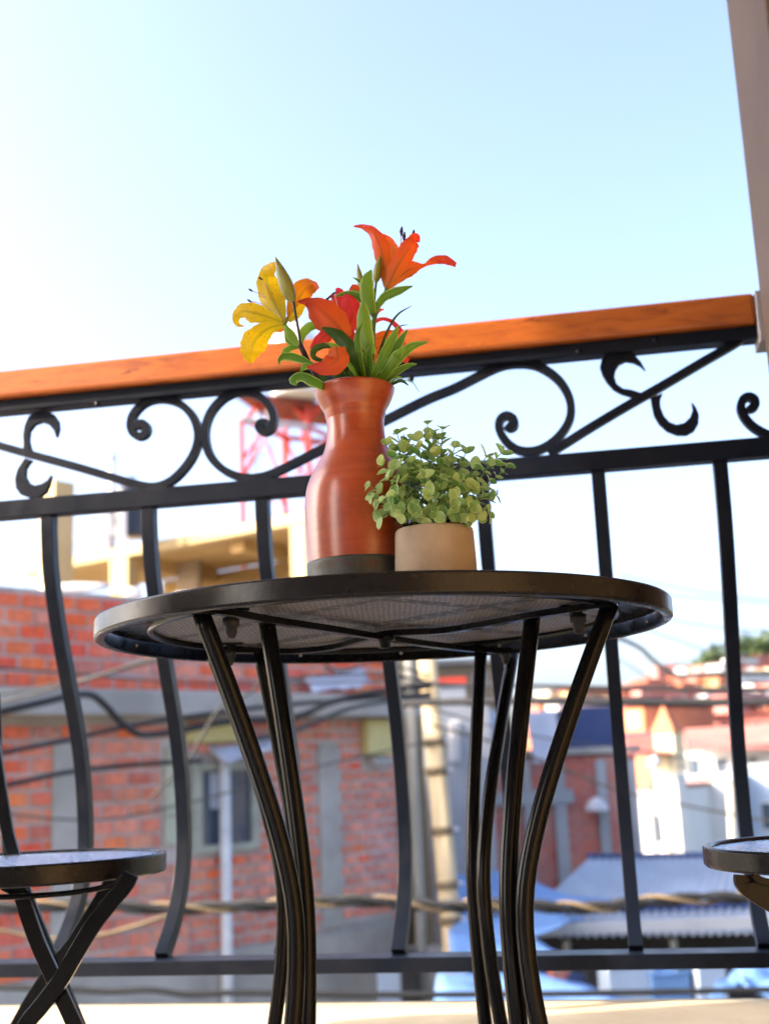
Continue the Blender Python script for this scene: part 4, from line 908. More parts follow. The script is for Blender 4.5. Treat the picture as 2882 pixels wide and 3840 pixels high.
# white bags on the top of the wall
def lump(name, c, s, mat, label, cat, group=None, seed=1):
    random.seed(seed); bm = bmesh.new(); bmesh.ops.create_icosphere(bm, subdivisions=2, radius=1)
    for v in bm.verts: v.co = Vector((v.co.x * s[0], v.co.y * s[1], max(-.6, v.co.z) * s[2])) * random.uniform(.88, 1.1)
    me = bpy.data.meshes.new(name); bm.to_mesh(me); bm.free(); me.shade_smooth(); o = link(name, me, mat); o.location = c
    return tagit(o, label, cat, group)
for k, (x, y, sx) in enumerate(((330, 2190, .33), (545, 2212, .09), (745, 2182, .18))):
    u, z = wuv(x, y); lump('white_sack', WPt(u, ztL + .05, -.20), (sx, .08, .055), M['whitetank'], ['long white sack on the brick wall top beside the pillar', 'small round white sack on the brick wall top behind a baluster', 'white sack on the brick wall top behind the table edge'][k], 'sack', 'white sacks on the wall top', k + 3)

# ---- unfinished cream building behind, with tower column, open terrace, water tank
cb = thing('terrace_building', V(-4, 19, GZ), 'cream concrete building with an open terrace and square columns behind the brick wall', 'building')
ZB1 = 3.77
tA = PZ(258, 2090, ZB1); tB = PZ(1230, 1900, ZB1); td = (tB - tA); td.z = 0; TL = td.length; TD = td.normalized(); TN = V(TD.y, -TD.x, 0)
if TN.y > 0: TN = -TN
def TPt(u, z, n=0): return V(tA.x, tA.y, 0) + TD * u + TN * n + V(0, 0, z)
def tbox(u0, u1, z0, z1, n0, n1, name, mat, parent=cb, **k):
    return MB().box(TPt((u0 + u1) / 2, (z0 + z1) / 2, (n0 + n1) / 2), (u1 - u0, n1 - n0, z1 - z0), (TD, TN, V(0, 0, 1))).build(name, mat, parent, **k)
def tu(px, py): q = PP(px, py, V(tA.x, tA.y, 0), TN); return (q - V(tA.x, tA.y, 0)).dot(TD), q.z
zt1 = CZ + ZB1; zt0 = tu(610, 2061)[1]; zfl = tu(440, 2235)[1] - .25
tbox(-1.2, TL, zt0, zt1, -.25, 0, 'roof_beam', M['cream'], bevel=.02)
tbox(-1.2, TL, zt1 - .16, zt1 - .001, -2.2, -.251, 'roof_slab', M['ochre'])
for (x0, x1) in ((409, 478), (1088, 1150)):
    a, _ = tu(x0, 2150); b_, _ = tu(x1, 2150); tbox(a, b_, zfl, zt0 - .002, -.26, -.01, 'column', M['cream'], bevel=.01)
a0_, _ = tu(478, 2150)
for u_ in (1.2, 3.4, 5.6): tbox(u_, u_ + .25, zt1 - .36, zt1 - .162, -2.1, -.26, 'ceiling_beam', M['ochre'])
tbox(-1.2, TL, zfl - .3, zfl, -2.2, 0, 'floor_slab', M['concrete'])
tbox(0, TL, zfl + .002, zt1 - .17, -2.4, -2.21, 'back_wall', M['ochre'])
tbox(0, TL, GZ, zfl - .305, -2.2, -.1, 'lower_storeys', M['cream'])
tbox(a0_ + .02, a0_ + .5, zfl + .002, zt0, -1.2, -1.1, 'brown_partition', M['tanwall'])
# tower column
q0 = PY(200, 2000, 17.0); tz1 = PY(180, 1802, 17.0).z
lw = 85 / F_ * 17.0
ca, sa = math.cos(R_(-42)), math.sin(R_(-42))
colb = thing('chimney_column', V(q0.x, q0.y, GZ), 'tall cream concrete column standing left of the open terrace', 'column')
mb = MB().box(V(q0.x - .02, 17.0 + .22, (GZ + tz1) / 2), (.42, .34, tz1 - GZ), (V(ca, sa, 0), V(-sa, ca, 0), V(0, 0, 1))); mb.build('shaft', M['cream'], colb, bevel=.01)
for k in range(4):
    a = q0 + V(random.uniform(-.15, .2), .2 + random.uniform(-.1, .12), 0); a.z = tz1; MB().tube([a, a + V(random.uniform(-.03, .03), 0, .22)], .007, 6).build('rebar', M['poledark'], colb)
# dark water tank on the terrace roof
tk = PY(490, 1950, 18.6); wr = 66 / F_ * 18.6; zt_0 = PY(490, 2015, 18.6).z; zt_1 = PY(490, 1838, 18.6).z
wt = thing('water_tank', V(tk.x, 18.6, zt_0), 'dark blue round water tank on the terrace roof', 'tank')
MB().lathe([(0.001, zt_0), (wr, zt_0), (wr * 1.02, zt_0 + .05), (wr, zt_0 + .2), (wr * 1.02, zt_0 + .22), (wr, zt_0 + .42), (wr, zt_1 - .1), (wr * .9, zt_1), (wr * .5, zt_1 + .12), (wr * .3, zt_1 + .14), (wr * .3, zt_1 + .2), (.001, zt_1 + .2)], V(tk.x, 18.6, 0), 28).build('tank_body', M['navy'], wt, smooth=True)
vpp = thing('vent_pipe', PY(419, 1990, 18.2), 'grey capped vent pipe beside the dark water tank', 'pipe')
p0, p1 = PY(419, 2060, 18.2), PY(419, 1722, 18.2); MB().tube([p0, p1], .055, 12).build('pipe', M['palemetal'], vpp, smooth=True)
MB().lathe([(.001, .09), (.07, .08), (.075, -.0), (.06, -.02)], p1, 14).build('cap', M['palemetal'], vpp, smooth=True)
for x_ in (402, 462): 
    p0, p1 = PY(x_, 2060, 18.0), PY(x_, 1905, 18.0); tagit(MB().box((p0 + p1) / 2, (.09, .09, (p1 - p0).length)).build('roof_post', M['palemetal'], None), ['pale roof post just left of the dark water tank', 'pale roof post in front of the dark water tank'][x_ > 430], 'post', 'roof posts')
an = thing('fallen_antenna', PY(420, 1990, 17.7), 'white lattice antenna leaning across the terrace roof', 'antenna')
for (a, b_) in (((320, 1915), (478, 2040)), ((345, 1910), (480, 2020)), ((335, 1925), (358, 1917)), ((370, 1950), (385, 1940)), ((405, 1975), (420, 1965)), ((440, 2005), (452, 1995)), ((262, 2040), (420, 1945))):
    MB().tube([PY(*a, 17.7), PY(*b_, 17.7)], .018, 6).build('strut', M['whitetank'], an)

# ---- red steel tower with white tank
TY = 24.0
tw = thing('tank_tower', PY(1100, 2300, TY + 1), 'red steel tower carrying a water tank behind the vase', 'tower')
def sb(P, Q, r=.05, mat='redsteel', name='strut', sides=6): return MB().tube([P, Q], r * 1.15, sides).build(name, M[mat], tw)
FLc, FRc = PY(905, 1572, TY), PY(1168, 1600, TY - .8)
BLc, BRc = PY(990, 1530, TY + 1.5), PY(1250, 1540, TY + .8)
zp = FRc.z
for q in (FLc, FRc, BLc, BRc): q.z = zp
FLc = PY(905, 1572, TY); zp = FLc.z
FRc = PZ(1155, 1600, zp - CZ); BLc = FLc + V(.75, 1.5, 0); BRc = FRc + V(.75, 1.5, 0)
for q in (FLc, FRc, BLc, BRc): sb(V(q.x, q.y, GZ + 2), q, .05, 'redsteel', 'post')
sb(FLc, FRc, .06, 'palemetal', 'girder', 10); sb(FLc, BLc, .05); sb(BLc, BRc, .05); sb(FRc, BRc, .05)
cen = (FLc + BRc) / 2
plat = [FLc + V(-.1, -.1, .45), FRc + V(.1, -.1, .45), BRc + V(.3, .3, .45), BLc + V(-.3, .3, .45)]
MB().prism(plat, V(0, 0, .12)).build('platform', M['redply'], tw)
for q in (FLc, FRc, BLc, BRc):
    sb(q - V(0, 0, .1), q * .6 + cen * .4 + V(0, 0, .5), .05); sb(q - V(0, 0, .9), q * .55 + cen * .45 - V(0, 0, .02), .035)
for (a, b_) in ((FLc, FRc), (FRc, BRc), (BLc, BRc), (FLc, BLc)):
    for k in range(2):
        z0 = -1.3 - k * 1.5; sb(a + V(0, 0, z0), b_ + V(0, 0, z0), .03); sb(a + V(0, 0, z0), (a + b_) / 2 + V(0, 0, z0 + 1.3), .026); sb(b_ + V(0, 0, z0), (a + b_) / 2 + V(0, 0, z0 + 1.3), .026)
sb(FRc + V(0, 0, .0), FRc + V(.0, 0, 1.0), .07); sb(FRc + V(0, 0, .1), FRc + V(-.55, 0, .75), .06); sb(FRc + V(0, 0, .1), FRc + V(.5, 0, .75), .06)
for x_ in (.30, .52): sb(V(FLc.x + x_, FLc.y + .1, GZ + 2), V(FLc.x + x_, FLc.y + .1, zp + .2), .02, 'palemetal', 'ladder_rail')
for k in range(8): sb(V(FLc.x + .30, FLc.y + .1, zp - .3 - k * .45), V(FLc.x + .52, FLc.y + .1, zp - .3 - k * .45), .012, 'palemetal', 'ladder_rung')
tz = zp + .58; tr_ = .52; tcx = PY(1105, 1300, TY + .4).x
MB().lathe([(.001, tz), (tr_ * .95, tz), (tr_, tz + .08), (tr_, tz + 1.2), (tr_ * .93, tz + 1.32), (tr_ * .5, tz + 1.6), (tr_ * .2, tz + 1.68), (.001, tz + 1.7)], V(tcx, TY + .5, 0), 32).build('tank', M['whitetank'], tw, smooth=True)

# ---- cables
def cable(P, Y, r, mat, label, group=None, Y2=None, name='power_cable'):
    n = len(P); pts = cr([PY(x, y, Y + ((Y2 or Y) - Y) * i / (n - 1)) for i, (x, y) in enumerate(P)], 6)
    return tagit(MB().tube(pts, r, 8).build(name, M[mat], None, smooth=True), label, 'cable', group)
G = 'overhead cables'
cable([(-400, 2740), (0, 2668), (150, 2635), (260, 2610), (340, 2605), (400, 2650), (450, 2705), (520, 2752), (590, 2752), (700, 2735), (860, 2705), (1100, 2690), (1250, 2630), (1440, 2590), (1612, 2575)], 8, .028, 'cable', 'thick black cable looping in front of the left concrete ledge', G, 11.4)
cable([(-300, 2880), (30, 2818), (270, 2770), (500, 2720), (760, 2680), (1100, 2640), (1612, 2600)], 8.2, .02, 'cable', 'black cable rising across the bricks just under the left ledge', G, 11.4)
cable([(-300, 2995), (30, 2942), (270, 2893), (500, 2868), (755, 2852)], 8.2, .02, 'cable', 'black cable crossing the concrete column at mid height', G, 10.9)
cable([(-300, 2700), (180, 2590), (540, 2480), (900, 2360)], 8.3, .012, 'cablegrey', 'thin grey wire slanting up over the orange bricks', G)
cable([(-300, 2650), (250, 2560), (620, 2470), (1000, 2400)], 8.4, .010, 'cablegrey', 'thinner grey wire above the slanting one', G)
cable([(900, 2780), (1100, 2740), (1300, 2660), (1450, 2630), (1612, 2612)], 8.6, .02, 'cable', 'black cable rising toward the pole behind the left table legs', G, 11.4)
cable([(560, 3000), (640, 2920), (700, 2860), (820, 2660), (900, 2620), (1000, 2560), (1130, 2540), (1440, 2530), (1620, 2560)], 8.8, .010, 'cable', 'grey cable arching over the ledge toward the pole', G)
cable([(1480, 2640), (1700, 2632), (1950, 2628), (2250, 2632), (2600, 2634), (2900, 2632), (3300, 2626)], 9, .028, 'cable', 'thick black cable running level across the right side', G, 8)
cable([(1500, 2560), (1800, 2570), (2000, 2572), (2300, 2580), (2600, 2584), (2900, 2584), (3300, 2580)], 9, .014, 'cable', 'thinner black cable running level just above the thick one', G, 8)
cable([(1700, 2170), (2000, 2280), (2350, 2405), (2440, 2470), (2500, 2520), (2560, 2538), (2650, 2530), (2750, 2526), (3200, 2515)], 9, .018, 'cablegrey', 'grey cable dropping behind the right of the tabletop then levelling', G)
for k, (a, b_, c) in enumerate((((2300, 2150), (2600, 2215), (3000, 2260)), ((2300, 2215), (2600, 2240), (3000, 2275)), ((2250, 2260), (2600, 2340), (3000, 2380)), ((2250, 2300), (2650, 2440), (3000, 2560)), ((2250, 2430), (2450, 2550), (2600, 2610)))):
    cable([a, b_, c], 12, .007, 'cablegrey', ['highest thin wire right of the tabletop', 'second thin wire right of the tabletop', 'third thin wire right of the tabletop, sloping gently', 'fourth thin wire sloping down to the hill trees', 'lowest thin wire sloping down to the red roofs'][k], 'thin wires on the right', name='thin_wire')
cable([(-300, 2480), (200, 2520), (700, 2560), (1200, 2560), (1605, 2540)], 9.2, .010, 'cablegrey', 'thin slack wire crossing the upper bricks under the tabletop', G, 11.4)
cable([(1180, 2400), (1205, 2470), (1250, 2515), (1320, 2510), (1400, 2480), (1605, 2530)], 10.2, .014, 'cablegrey', 'grey cable hanging in a loop over the bricks under the tabletop', G, 11.4)
cable([(-300, 3010), (300, 3075), (620, 3030), (900, 2960), (1250, 2860), (1610, 2780)], 8.8, .008, 'cablegrey', 'thin wire dipping across the window and up to the pole', G, 11.4)
cable([(1620, 2720), (1900, 2800), (2150, 2900), (2420, 2990), (3100, 3120)], 11, .012, 'rope', 'beige cable sloping down to the right across the red building', G, 14)
cable([(1620, 2660), (2000, 2760), (2500, 2830), (3100, 2960)], 11, .008, 'cablegrey', 'thin wire sloping down across the bright tower', G, 16)
# twisted bundle in front of everything below
def bundle(P, Y, rad, cols_, label):
    t = thing('cable_bundle', PY(*P[0], Y), label, 'cable'); base = cr([PY(x, y, Y) for x, y in P], 12)
    for j, (mt, rr, off) in enumerate(cols_):
        pts = []
        for i, p in enumerate(base):
            a = i * .33 + j * 2.1; pts.append(p + V(0, math.cos(a), math.sin(a)) * rad * off)
        MB().tube(pts, rr, 8).build('strand', M[mt], t, smooth=True)
    return t
bundle([(-400, 3405), (0, 3402), (300, 3392), (620, 3405), (900, 3398), (1150, 3385), (1400, 3378), (1650, 3400), (1800, 3392), (2050, 3400), (2250, 3402), (2450, 3378), (2700, 3368), (2900, 3360), (3300, 3350)], 6.5, .019, [('cable', .017, 1), ('rope', .011, 1.2), ('cable', .016, 1.1), ('cablegrey', .012, 1)], 'twisted bundle of black and beige cables stretched across below the seats')
cable([(-300, 3440), (0, 3488), (180, 3520), (360, 3510), (520, 3470), (650, 3430), (900, 3400)], 6.8, .012, 'rope', 'thin beige cable sagging over the lower bricks on the left', G)
cable([(-200, 3700), (200, 3706), (400, 3718), (560, 3712), (700, 3728), (900, 3722), (1250, 3728), (1700, 3730), (2400, 3722), (3300, 3700)], 6.6, .016, 'cable', 'dark cable running just above the balcony curb', G)

# ---- poles in the alley
def polething(top, bot, Y, r, mat, label, rings, grp=None):
    t = thing('utility_pole', PY(*bot, Y), label, 'pole', grp)
    a, b_ = PY(*top, Y), PY(*bot, Y); d = (b_ - a); b2 = a + d * ((GZ - a.z) / d.z); d2 = (a - b2)
    MB().tube([b2, a + d2 * .02], [r * 1.15, r], 16).build('shaft', M[mat], t, smooth=True)
    for y in rings:
        f_ = (y - top[1]) / (bot[1] - top[1]); q = a + d * f_
        MB().tube([q - d.normalized() * .035, q + d.normalized() * .035], r * 1.25, 16).build('band', M['rope'], t, smooth=True)
        MB().tube([q + V(0, -.01, 0), q + V(.14, -.05, .01)], .02, 8).build('bolt', M['palemetal'], t, smooth=True)
    return t
polething((1605, 2520), (1712, 3700), 11.5, .088, 'pole', 'weathered cream pole with metal bands at the end of the brick building', (2795, 2905, 3130, 3330, 3460))
polething((1535, 2520), (1588, 3700), 12.0, .05, 'poledark', 'grey pole just left of the weathered cream pole', ())
polething((1655, 2800), (1690, 3700), 12.3, .05, 'poledark', 'short grey pole partly behind the weathered cream pole', ())

# ---- generic houses
def house(x0, x1, ytop, ybot, Y, mat, label, rz=0.0, depth=4, roof=None, wins=(), grp=None, name='house', roof_h=0.0, cat='house', base=None, glass='glass', frame='whitepaint'):
    """box house standing on the ground; its front spans pixels x0..x1 at distance Y"""
    a, b_ = PY(x0, (ytop + ybot) / 2, Y), PY(x1, (ytop + ybot) / 2, Y); cx = (a.x + b_.x) / 2; wd2 = abs(b_.x - a.x)
    z1 = PY((x0 + x1) / 2, ytop, Y).z; z0 = base if base is not None else gz(cx, Y) - .3
    t = thing(name, V(cx, Y, z0), label, cat, grp)
    X = V(math.cos(rz), math.sin(rz), 0); N_ = V(-math.sin(rz), math.cos(rz), 0); c = V(cx, Y, 0) + N_ * depth / 2; wd3 = wd2
    MB().box(c + V(0, 0, (z0 + z1) / 2), (wd3, depth, z1 - z0), (X, N_, V(0, 0, 1))).build('wall', M[mat], t)
    if roof:
        if roof_h:
            roof_h = roof_h * min(1, wd3 * .16); e = .03 + wd3 * .05; A = [c + X * s * (wd3 / 2 + e) - N_ * (depth / 2 + e) + V(0, 0, z1 + .01) for s in (-1, 1)]; D = [p + N_ * (depth + 2 * e) for p in A]
            rg = [c + X * s * (wd3 / 2 + e * .6) + V(0, 0, z1 + roof_h) for s in (-1, 1)]
            MB().add([A[0], A[1], D[1], D[0], rg[0], rg[1]], [(0, 1, 5, 4), (2, 3, 4, 5), (0, 4, 3), (1, 2, 5), (3, 2, 1, 0)]).build('roof', M[roof], t)
        else:
            MB().box(c + V(0, 0, z1 + .08), (wd3 * 1.06, depth * 1.04, .10), (X, N_, V(0, 0, 1))).build('roof', M[roof], t)
    for (u, v, w2, h2) in wins:     # fractions of the visible front
        zc = PY((x0 + x1) / 2, ytop + (ybot - ytop) * v, Y).z; hh = (ybot - ytop) * h2 / F_ * Y
        q = c + X * (wd3 * (u - .5)) - N_ * (depth / 2 - .01) + V(0, 0, zc)
        wo_ = MB().box(q, (wd3 * w2, .06, hh), (X, N_, V(0, 0, 1))).build('window', M[frame], t)
        MB().box(q - N_ * .035, (wd3 * w2 * .78, .03, hh * .84), (X, N_, V(0, 0, 1))).build('pane', M[glass], wo_)
    return t
R5 = R_(-32)
# mid distance, centre
house(1490, 1900, 2500, 2600, 21, 'tanwall', 'low tan building seen just under the middle of the tabletop', 0, 4, wins=((.12, .5, .1, .4), (.75, .5, .12, .4)), name='tan_building', cat='building', roof='concrete')
house(1585, 1745, 2578, 2640, 16.5, 'greywall', 'grey hut with a red painted fascia beside the poles', 0, 1.6, name='grey_hut', cat='hut', roof='redsteel')
house(1640, 1850, 2650, 3300, 15.5, 'greywall', 'blue grey rendered building in the alley behind the poles', 0, 3, wins=((.36, .2, .14, .22), (.62, .6, .2, .1)), name='grey_building', cat='building', frame='whitetank', glass='whitetank')
for k in range(14):
    a = PY(1686, 2706 + k * 11, 15.35); b_ = PY(1716, 2708 + k * 11, 15.35)
t_ = thing('louvre_vent', PY(1700, 2770, 15.3), 'white slatted louvre on the blue grey building', 'vent')
for k in range(14): 
    p = PY(1702, 2706 + k * 11, 15.38); MB().box(p, (.13, .06, .018), (V(1, 0, 0), V(0, .9, .3), V(0, -.3, .9))).build('slat', M['whitetank'], t_)
house(1790, 2400, 2838, 3330, 20, 'redwall', 'red brick building with grey concrete columns behind the right table legs', 0, 5, wins=((.05, .35, .05, .3),), name='red_building', cat='building', roof='concrete', frame='greywall')
rb = S.objects.get('red_building')
for (x0, x1) in ((1955, 1985), (2068, 2112), (2232, 2268), (2352, 2380)):
    a, b_ = PY(x0, 2860, 19.9), PY(x1, 2860, 19.9); z0 = PY(x0, 3330, 19.9).z; z1 = PY(x0, 2850, 19.9).z
    MB().box(V((a.x + b_.x) / 2, 19.96, (z0 + z1) / 2), (b_.x - a.x, .1, z1 - z0)).build('concrete_column', M['greywall'], rb)
a, b_ = PY(1800, 3000, 19.9), PY(2150, 3000, 19.9)
MB().box(V((a.x + b_.x) / 2, 19.95, a.z), (b_.x - a.x, .12, .22)).build('concrete_beam', M['greywall'], rb)
for (x, y, w2, h2) in ((2235, 3015, .38, .22), (2200, 2730, .0, 0)):
    if w2: q = PY(x, y, 19.7); MB().lathe([(.001, .12), (w2 * .3, .06), (w2 * .5, -.05), (w2 * .5, -.1)], q, 16).build('satellite_dish', M['palemetal'], rb, smooth=True)
house(2125, 2300, 2650, 2838, 20.6, 'bluewall', 'deep blue rooftop room on the red building', 0, 3, name='blue_room', cat='room', base=PY(2200, 2838, 20.6).z)
house(1700, 1880, 2665, 2838, 20.4, 'palebluewall', 'pale blue rooftop room left of the white sheet', 0, 3, name='pale_blue_room', cat='room', base=PY(1800, 2838, 20.4).z, wins=((.5, .4, .3, .3),), glass='bluewall')
cloth('hanging_sheet', [PY(1968, 2668, 19.4), PY(2080, 2662, 19.4), PY(2110, 2845, 19.3), PY(2000, 2865, 19.2)], M['whitetarp'], 'large white sheet hanging on the roof of the red building', 'sheet', sag=.03)
# tin roofs and tarpaulins over the market
def tin(P4, label, n=26, mat='greyroof', edge='darkvoid'):
    """corrugated sheet between four corners: ridge left, ridge right, eave right, eave left"""
    A_, B_, C_, D_ = P4; t = thing('tin_roof', (A_ + B_ + C_ + D_) / 4, label, 'roof', 'tin roofs over the market'); vs = []
    up = (B_ - A_).cross(D_ - A_).normalized(); up = up if up.z > 0 else -up
    for i in range(n * 2 + 1):
        s_ = i / (n * 2); o_ = up * (.02 if i % 2 else -.02); a = A_ * (1 - s_) + B_ * s_ + o_; b2 = D_ * (1 - s_) + C_ * s_ + o_; vs += [a, b2]
    fs = [[2 * i, 2 * i + 2, 2 * i + 3, 2 * i + 1] for i in range(n * 2)]
    o = mesh('corrugated_sheet', vs, fs, M[mat], t); sm = o.modifiers.new('s', 'SOLIDIFY'); sm.thickness = .01
    MB().tube([A_ + V(0, .02, .03), B_ + V(0, .02, .03)], .045, 8).build('ridge', M['bluewall'], t)
    for s_ in (.03, .5, .97):
        q = D_ * (1 - s_) + C_ * s_ + V(0, .1, -.05); MB().tube([V(q.x, q.y, GZ), q], .035, 8).build('post', M['poledark'], t)
    return t
tin([PY(2200, 3222, 18), PY(2960, 3212, 18), PY(2960, 3405, 14.2), PY(2010, 3400, 14.2)], 'upper weathered grey tin roof behind the right balusters')
tin([PY(2060, 3432, 13.5), PY(2960, 3405, 13.5), PY(2960, 3498, 11.5), PY(2100, 3512, 11.5)], 'lower weathered grey tin roof above the market stall')
random.seed(11)
TG = 'blue tarpaulins over the market'
cloth('tarpaulin', [PY(1640, 3280, 15), PY(1840, 3268, 15), PY(2290, 3392, 12), PY(1640, 3400, 12)], M['bluetarp'], 'pale blue tarpaulin sloping in front of the red building', 'tarpaulin', TG, sag=.05)
cloth('tarpaulin', [PY(1700, 3425, 12), PY(2060, 3420, 12), PY(2190, 3450, 10.6), PY(1690, 3560, 10.2)], M['bluetarp'], 'bright blue tarpaulin between the table legs above the bottom bar', 'tarpaulin', TG, sag=.04)
cloth('tarpaulin', [PY(1680, 3500, 10.5), PY(1950, 3505, 10.5), PY(2160, 3600, 9.4), PY(1690, 3640, 9.2)], M['bluetarp'], 'deep blue tarpaulin end meeting the dark stall opening', 'tarpaulin', TG, sag=.02)
cloth('tarpaulin', [PY(1640, 3640, 9.5), PY(2010, 3645, 9.5), PY(2380, 3760, 7.6), PY(1620, 3820, 7.4)], M['bluetarp'], 'long blue tarpaulin under the bottom bar on the right', 'tarpaulin', TG, sag=.02)
cloth('tarpaulin', [PY(2750, 3640, 8.6), PY(3000, 3560, 8.6), PY(3050, 3800, 7.8), PY(2790, 3700, 7.9)], M['bluetarp'], 'blue tarpaulin corner at the lower right edge', 'tarpaulin', TG, sag=.02)
cloth('tarpaulin', [PY(2700, 3690, 8.4), PY(2760, 3650, 8.6), PY(2800, 3690, 8.0), PY(2620, 3770, 7.8)], M['bluetarp'], 'folded blue strip hanging left of the lower right tarpaulin', 'tarpaulin', TG, sag=.0)
st_ = thing('market_stall', PY(2300, 3650, 10.8), 'dark market stall opening under the lower tin roof', 'stall')
a = PY(1880, 3530, 11.4); b_ = PY(2960, 3530, 11.4)
MB().box(V((a.x + b_.x) / 2, 12.4, a.z - 1.6), (b_.x - a.x, .1, 3.2)).build('back_panel', M['darkvoid'], st_)
MB().box(V((a.x + b_.x) / 2, 11.6, a.z - 1.05), (b_.x - a.x, .9, .06)).build('counter', M['tanwall'], st_)
MB().box(V((a.x + b_.x) / 2, 11.55, a.z + .06), (b_.x - a.x, .06, .10)).build('fascia', M['greywall'], st_)
random.seed(3)
WR = []
for k, (x, y, w2, h2, mt, lb) in enumerate(((2150, 3690, .16, .10, 'bluewall', 'dark blue bundle on the stall, left of the black crate'), (2330, 3680, .42, .26, 'palebluewall', 'pale blue crate on the stall in the middle'), (2480, 3700, .34, .22, 'bluetarp', 'bright blue crate on the stall right of the middle'),
        (2560, 3660, .2, .2, 'darkvoid', 'black box behind the bright blue crate'), (2215, 3665, .14, .16, 'darkvoid', 'black crate beside the blue bundle'), (2640, 3680, .26, .3, 'palebluewall', 'pale grey blue crate near the folded tarpaulin'), (2090, 3662, .14, .08, 'redwall', 'small red bundle at the left of the stall'))):
    q = PY(x, y, 10.4)
    tt = thing('stall_crate', q - V(0, 0, h2 / 2), lb, 'crate', 'crates on the market stall')
    MB().box(q, (w2, w2, h2), (V(.96, .28, 0), V(-.28, .96, 0), V(0, 0, 1))).build('box', M[mt], tt, bevel=.01)
    MB().box(q + V(0, 0, h2 / 2 + .012), (w2 * 1.06, w2 * 1.06, .022), (V(.96, .28, 0), V(-.28, .96, 0), V(0, 0, 1))).build('lid', M[mt], tt, bevel=.005)
tagit(MB().box(PY(1468, 3690, 11.9), (.26, .3, .5)).build('blue_bin', M['palebluewall'], None, bevel=.03), 'small blue bin by the foot of the brick building', 'bin')
q = PY(1535, 3690, 11.7); tagit(MB().box(q, (.16, .2, .6)).build('dark_post', M['darkvoid'], None, bevel=.02), 'short dark post beside the blue bin', 'post')
house(1470, 1760, 3560, 3800, 13.4, 'concrete', 'grey plastered wall at the foot of the poles', 0, .3, name='alley_wall', cat='wall')

# ---- far right: white houses, spire, red roofs
house(2395, 2560, 2960, 3240, 34, 'whitepaint', 'white house with a dark window left of the bright tower', R5, 6, wins=((.42, .52, .32, .42), (.85, .5, .12, .4)), roof='pinkroof', grp='white houses')
house(2560, 2740, 2920, 3240, 36, 'whitepaint', 'white house with a grey shuttered window right of the bright tower', R5, 6, wins=((.5, .50, .26, .34),), roof='greywall', grp='white houses')
house(2740, 2960, 2880, 3240, 37, 'palebluewall', 'pale blue white house at the right edge', R5, 6, wins=((.2, .55, .2, .3), (.62, .5, .22, .3)), roof='greywall', grp='white houses')
house(2440, 2900, 2800, 2960, 40, 'whitepaint', 'wide white upper storey with dark balcony openings', R5, 6, wins=((.1, .55, .1, .5), (.34, .55, .14, .6), (.58, .5, .12, .5), (.82, .5, .14, .5)), roof='pinkroof', name='house', roof_h=1.1)
sheetq = [PY(2335, 2760, 33), PY(2500, 2752, 33), PY(2515, 2830, 29.5), PY(2350, 2842, 29.5)]
o = tin(sheetq, 'faded pink corrugated awning roof left of the bright tower', 20, 'pinkroof')
o2 = tin([PY(2560, 2748, 44), PY(2960, 2735, 44), PY(2960, 2808, 38), PY(2570, 2815, 38)], 'faded pink roof right of the bright tower', 24, 'pinkroof')
# bright tower with orange spire
q = PY(2528, 2900, 30); tz0 = GZ; tz1 = PY(2525, 2745, 30).z; ts = PY(2508, 2640, 30).z
sp = thing('church_tower', V(q.x, 30, GZ), 'sunlit cream tower with a pointed orange roof', 'tower')
MB().box(V(q.x, 30.3, (PY(0, 3000, 30).z + tz1) / 2), (.52, .52, tz1 - PY(0, 3000, 30).z), (V(.75, -.66, 0), V(.66, .75, 0), V(0, 0, 1))).build('shaft', M['curb'], sp)
MB().box(V(q.x, 30.35, (GZ + PY(0, 3002, 30).z) / 2), (.50, .50, PY(0, 3002, 30).z - GZ), (V(.75, -.66, 0), V(.66, .75, 0), V(0, 0, 1))).build('base', M['whitepaint'], sp)
X_, Y_ = V(.75, -.66, 0), V(.66, .75, 0); c = V(q.x, 30.3, tz1)
MB().add([c + X_ * .32 + Y_ * .32, c - X_ * .32 + Y_ * .32, c - X_ * .32 - Y_ * .32, c + X_ * .32 - Y_ * .32, V(q.x - .08, 30.3, ts)], [(0, 1, 4), (1, 2, 4), (2, 3, 4), (3, 0, 4), (3, 2, 1, 0)]).build('spire', M['orangewall'], sp)
for (x0, x1, y0, y1, Y, lb) in ((2445, 2512, 2855, 3205, 27, 'slanting sunlit cream pole before the white houses'), (2728, 2742, 2920, 3100, 29, 'upright sunlit cream post near the right balusters')):
    a, b_ = PY(x0 + 6, y0, Y), PY(x1, y1, Y); d = b_ - a; b2 = a + d * ((GZ + 2.5 - a.z) / d.z)
    tt = thing('street_pole', b2, lb, 'pole'); MB().tube([b2, a], [.09, .075], 10).build('shaft', M['curb'], tt, smooth=True); MB().lathe([(.001, .12), (.13, .05), (.14, -.08), (.09, -.12)], a, 12).build('head', M['whitetank'], tt, smooth=True)
for k in range(2): pass
house(2440, 2960, 2690, 2790, 50, 'redwall', 'long red brick terrace above the pink roofs', R_(-18), 7, wins=[(.06 + .115 * i, .5, .05, .6) for i in range(8)], roof='redroof', frame='orangewall', name='terrace_house')
house(2330, 2420, 2655, 2745, 46, 'orangewall', 'sunlit orange house with a cream board beside the dark baluster', R_(-45), 5, wins=((.5, .5, .5, .6),), roof='redroof', frame='curb', glass='curb')
random.seed(42)
kinds = [('orangewall', 'redroof'), ('redwall', 'redroof'), ('redwall', 'pinkroof'), ('whitepaint', 'pinkroof'), ('curb', 'redroof'), ('redwall', 'pinkroof'), ('cream', 'redroof'), ('orangewall', 'pinkroof'), ('whitepaint', 'redroof')]
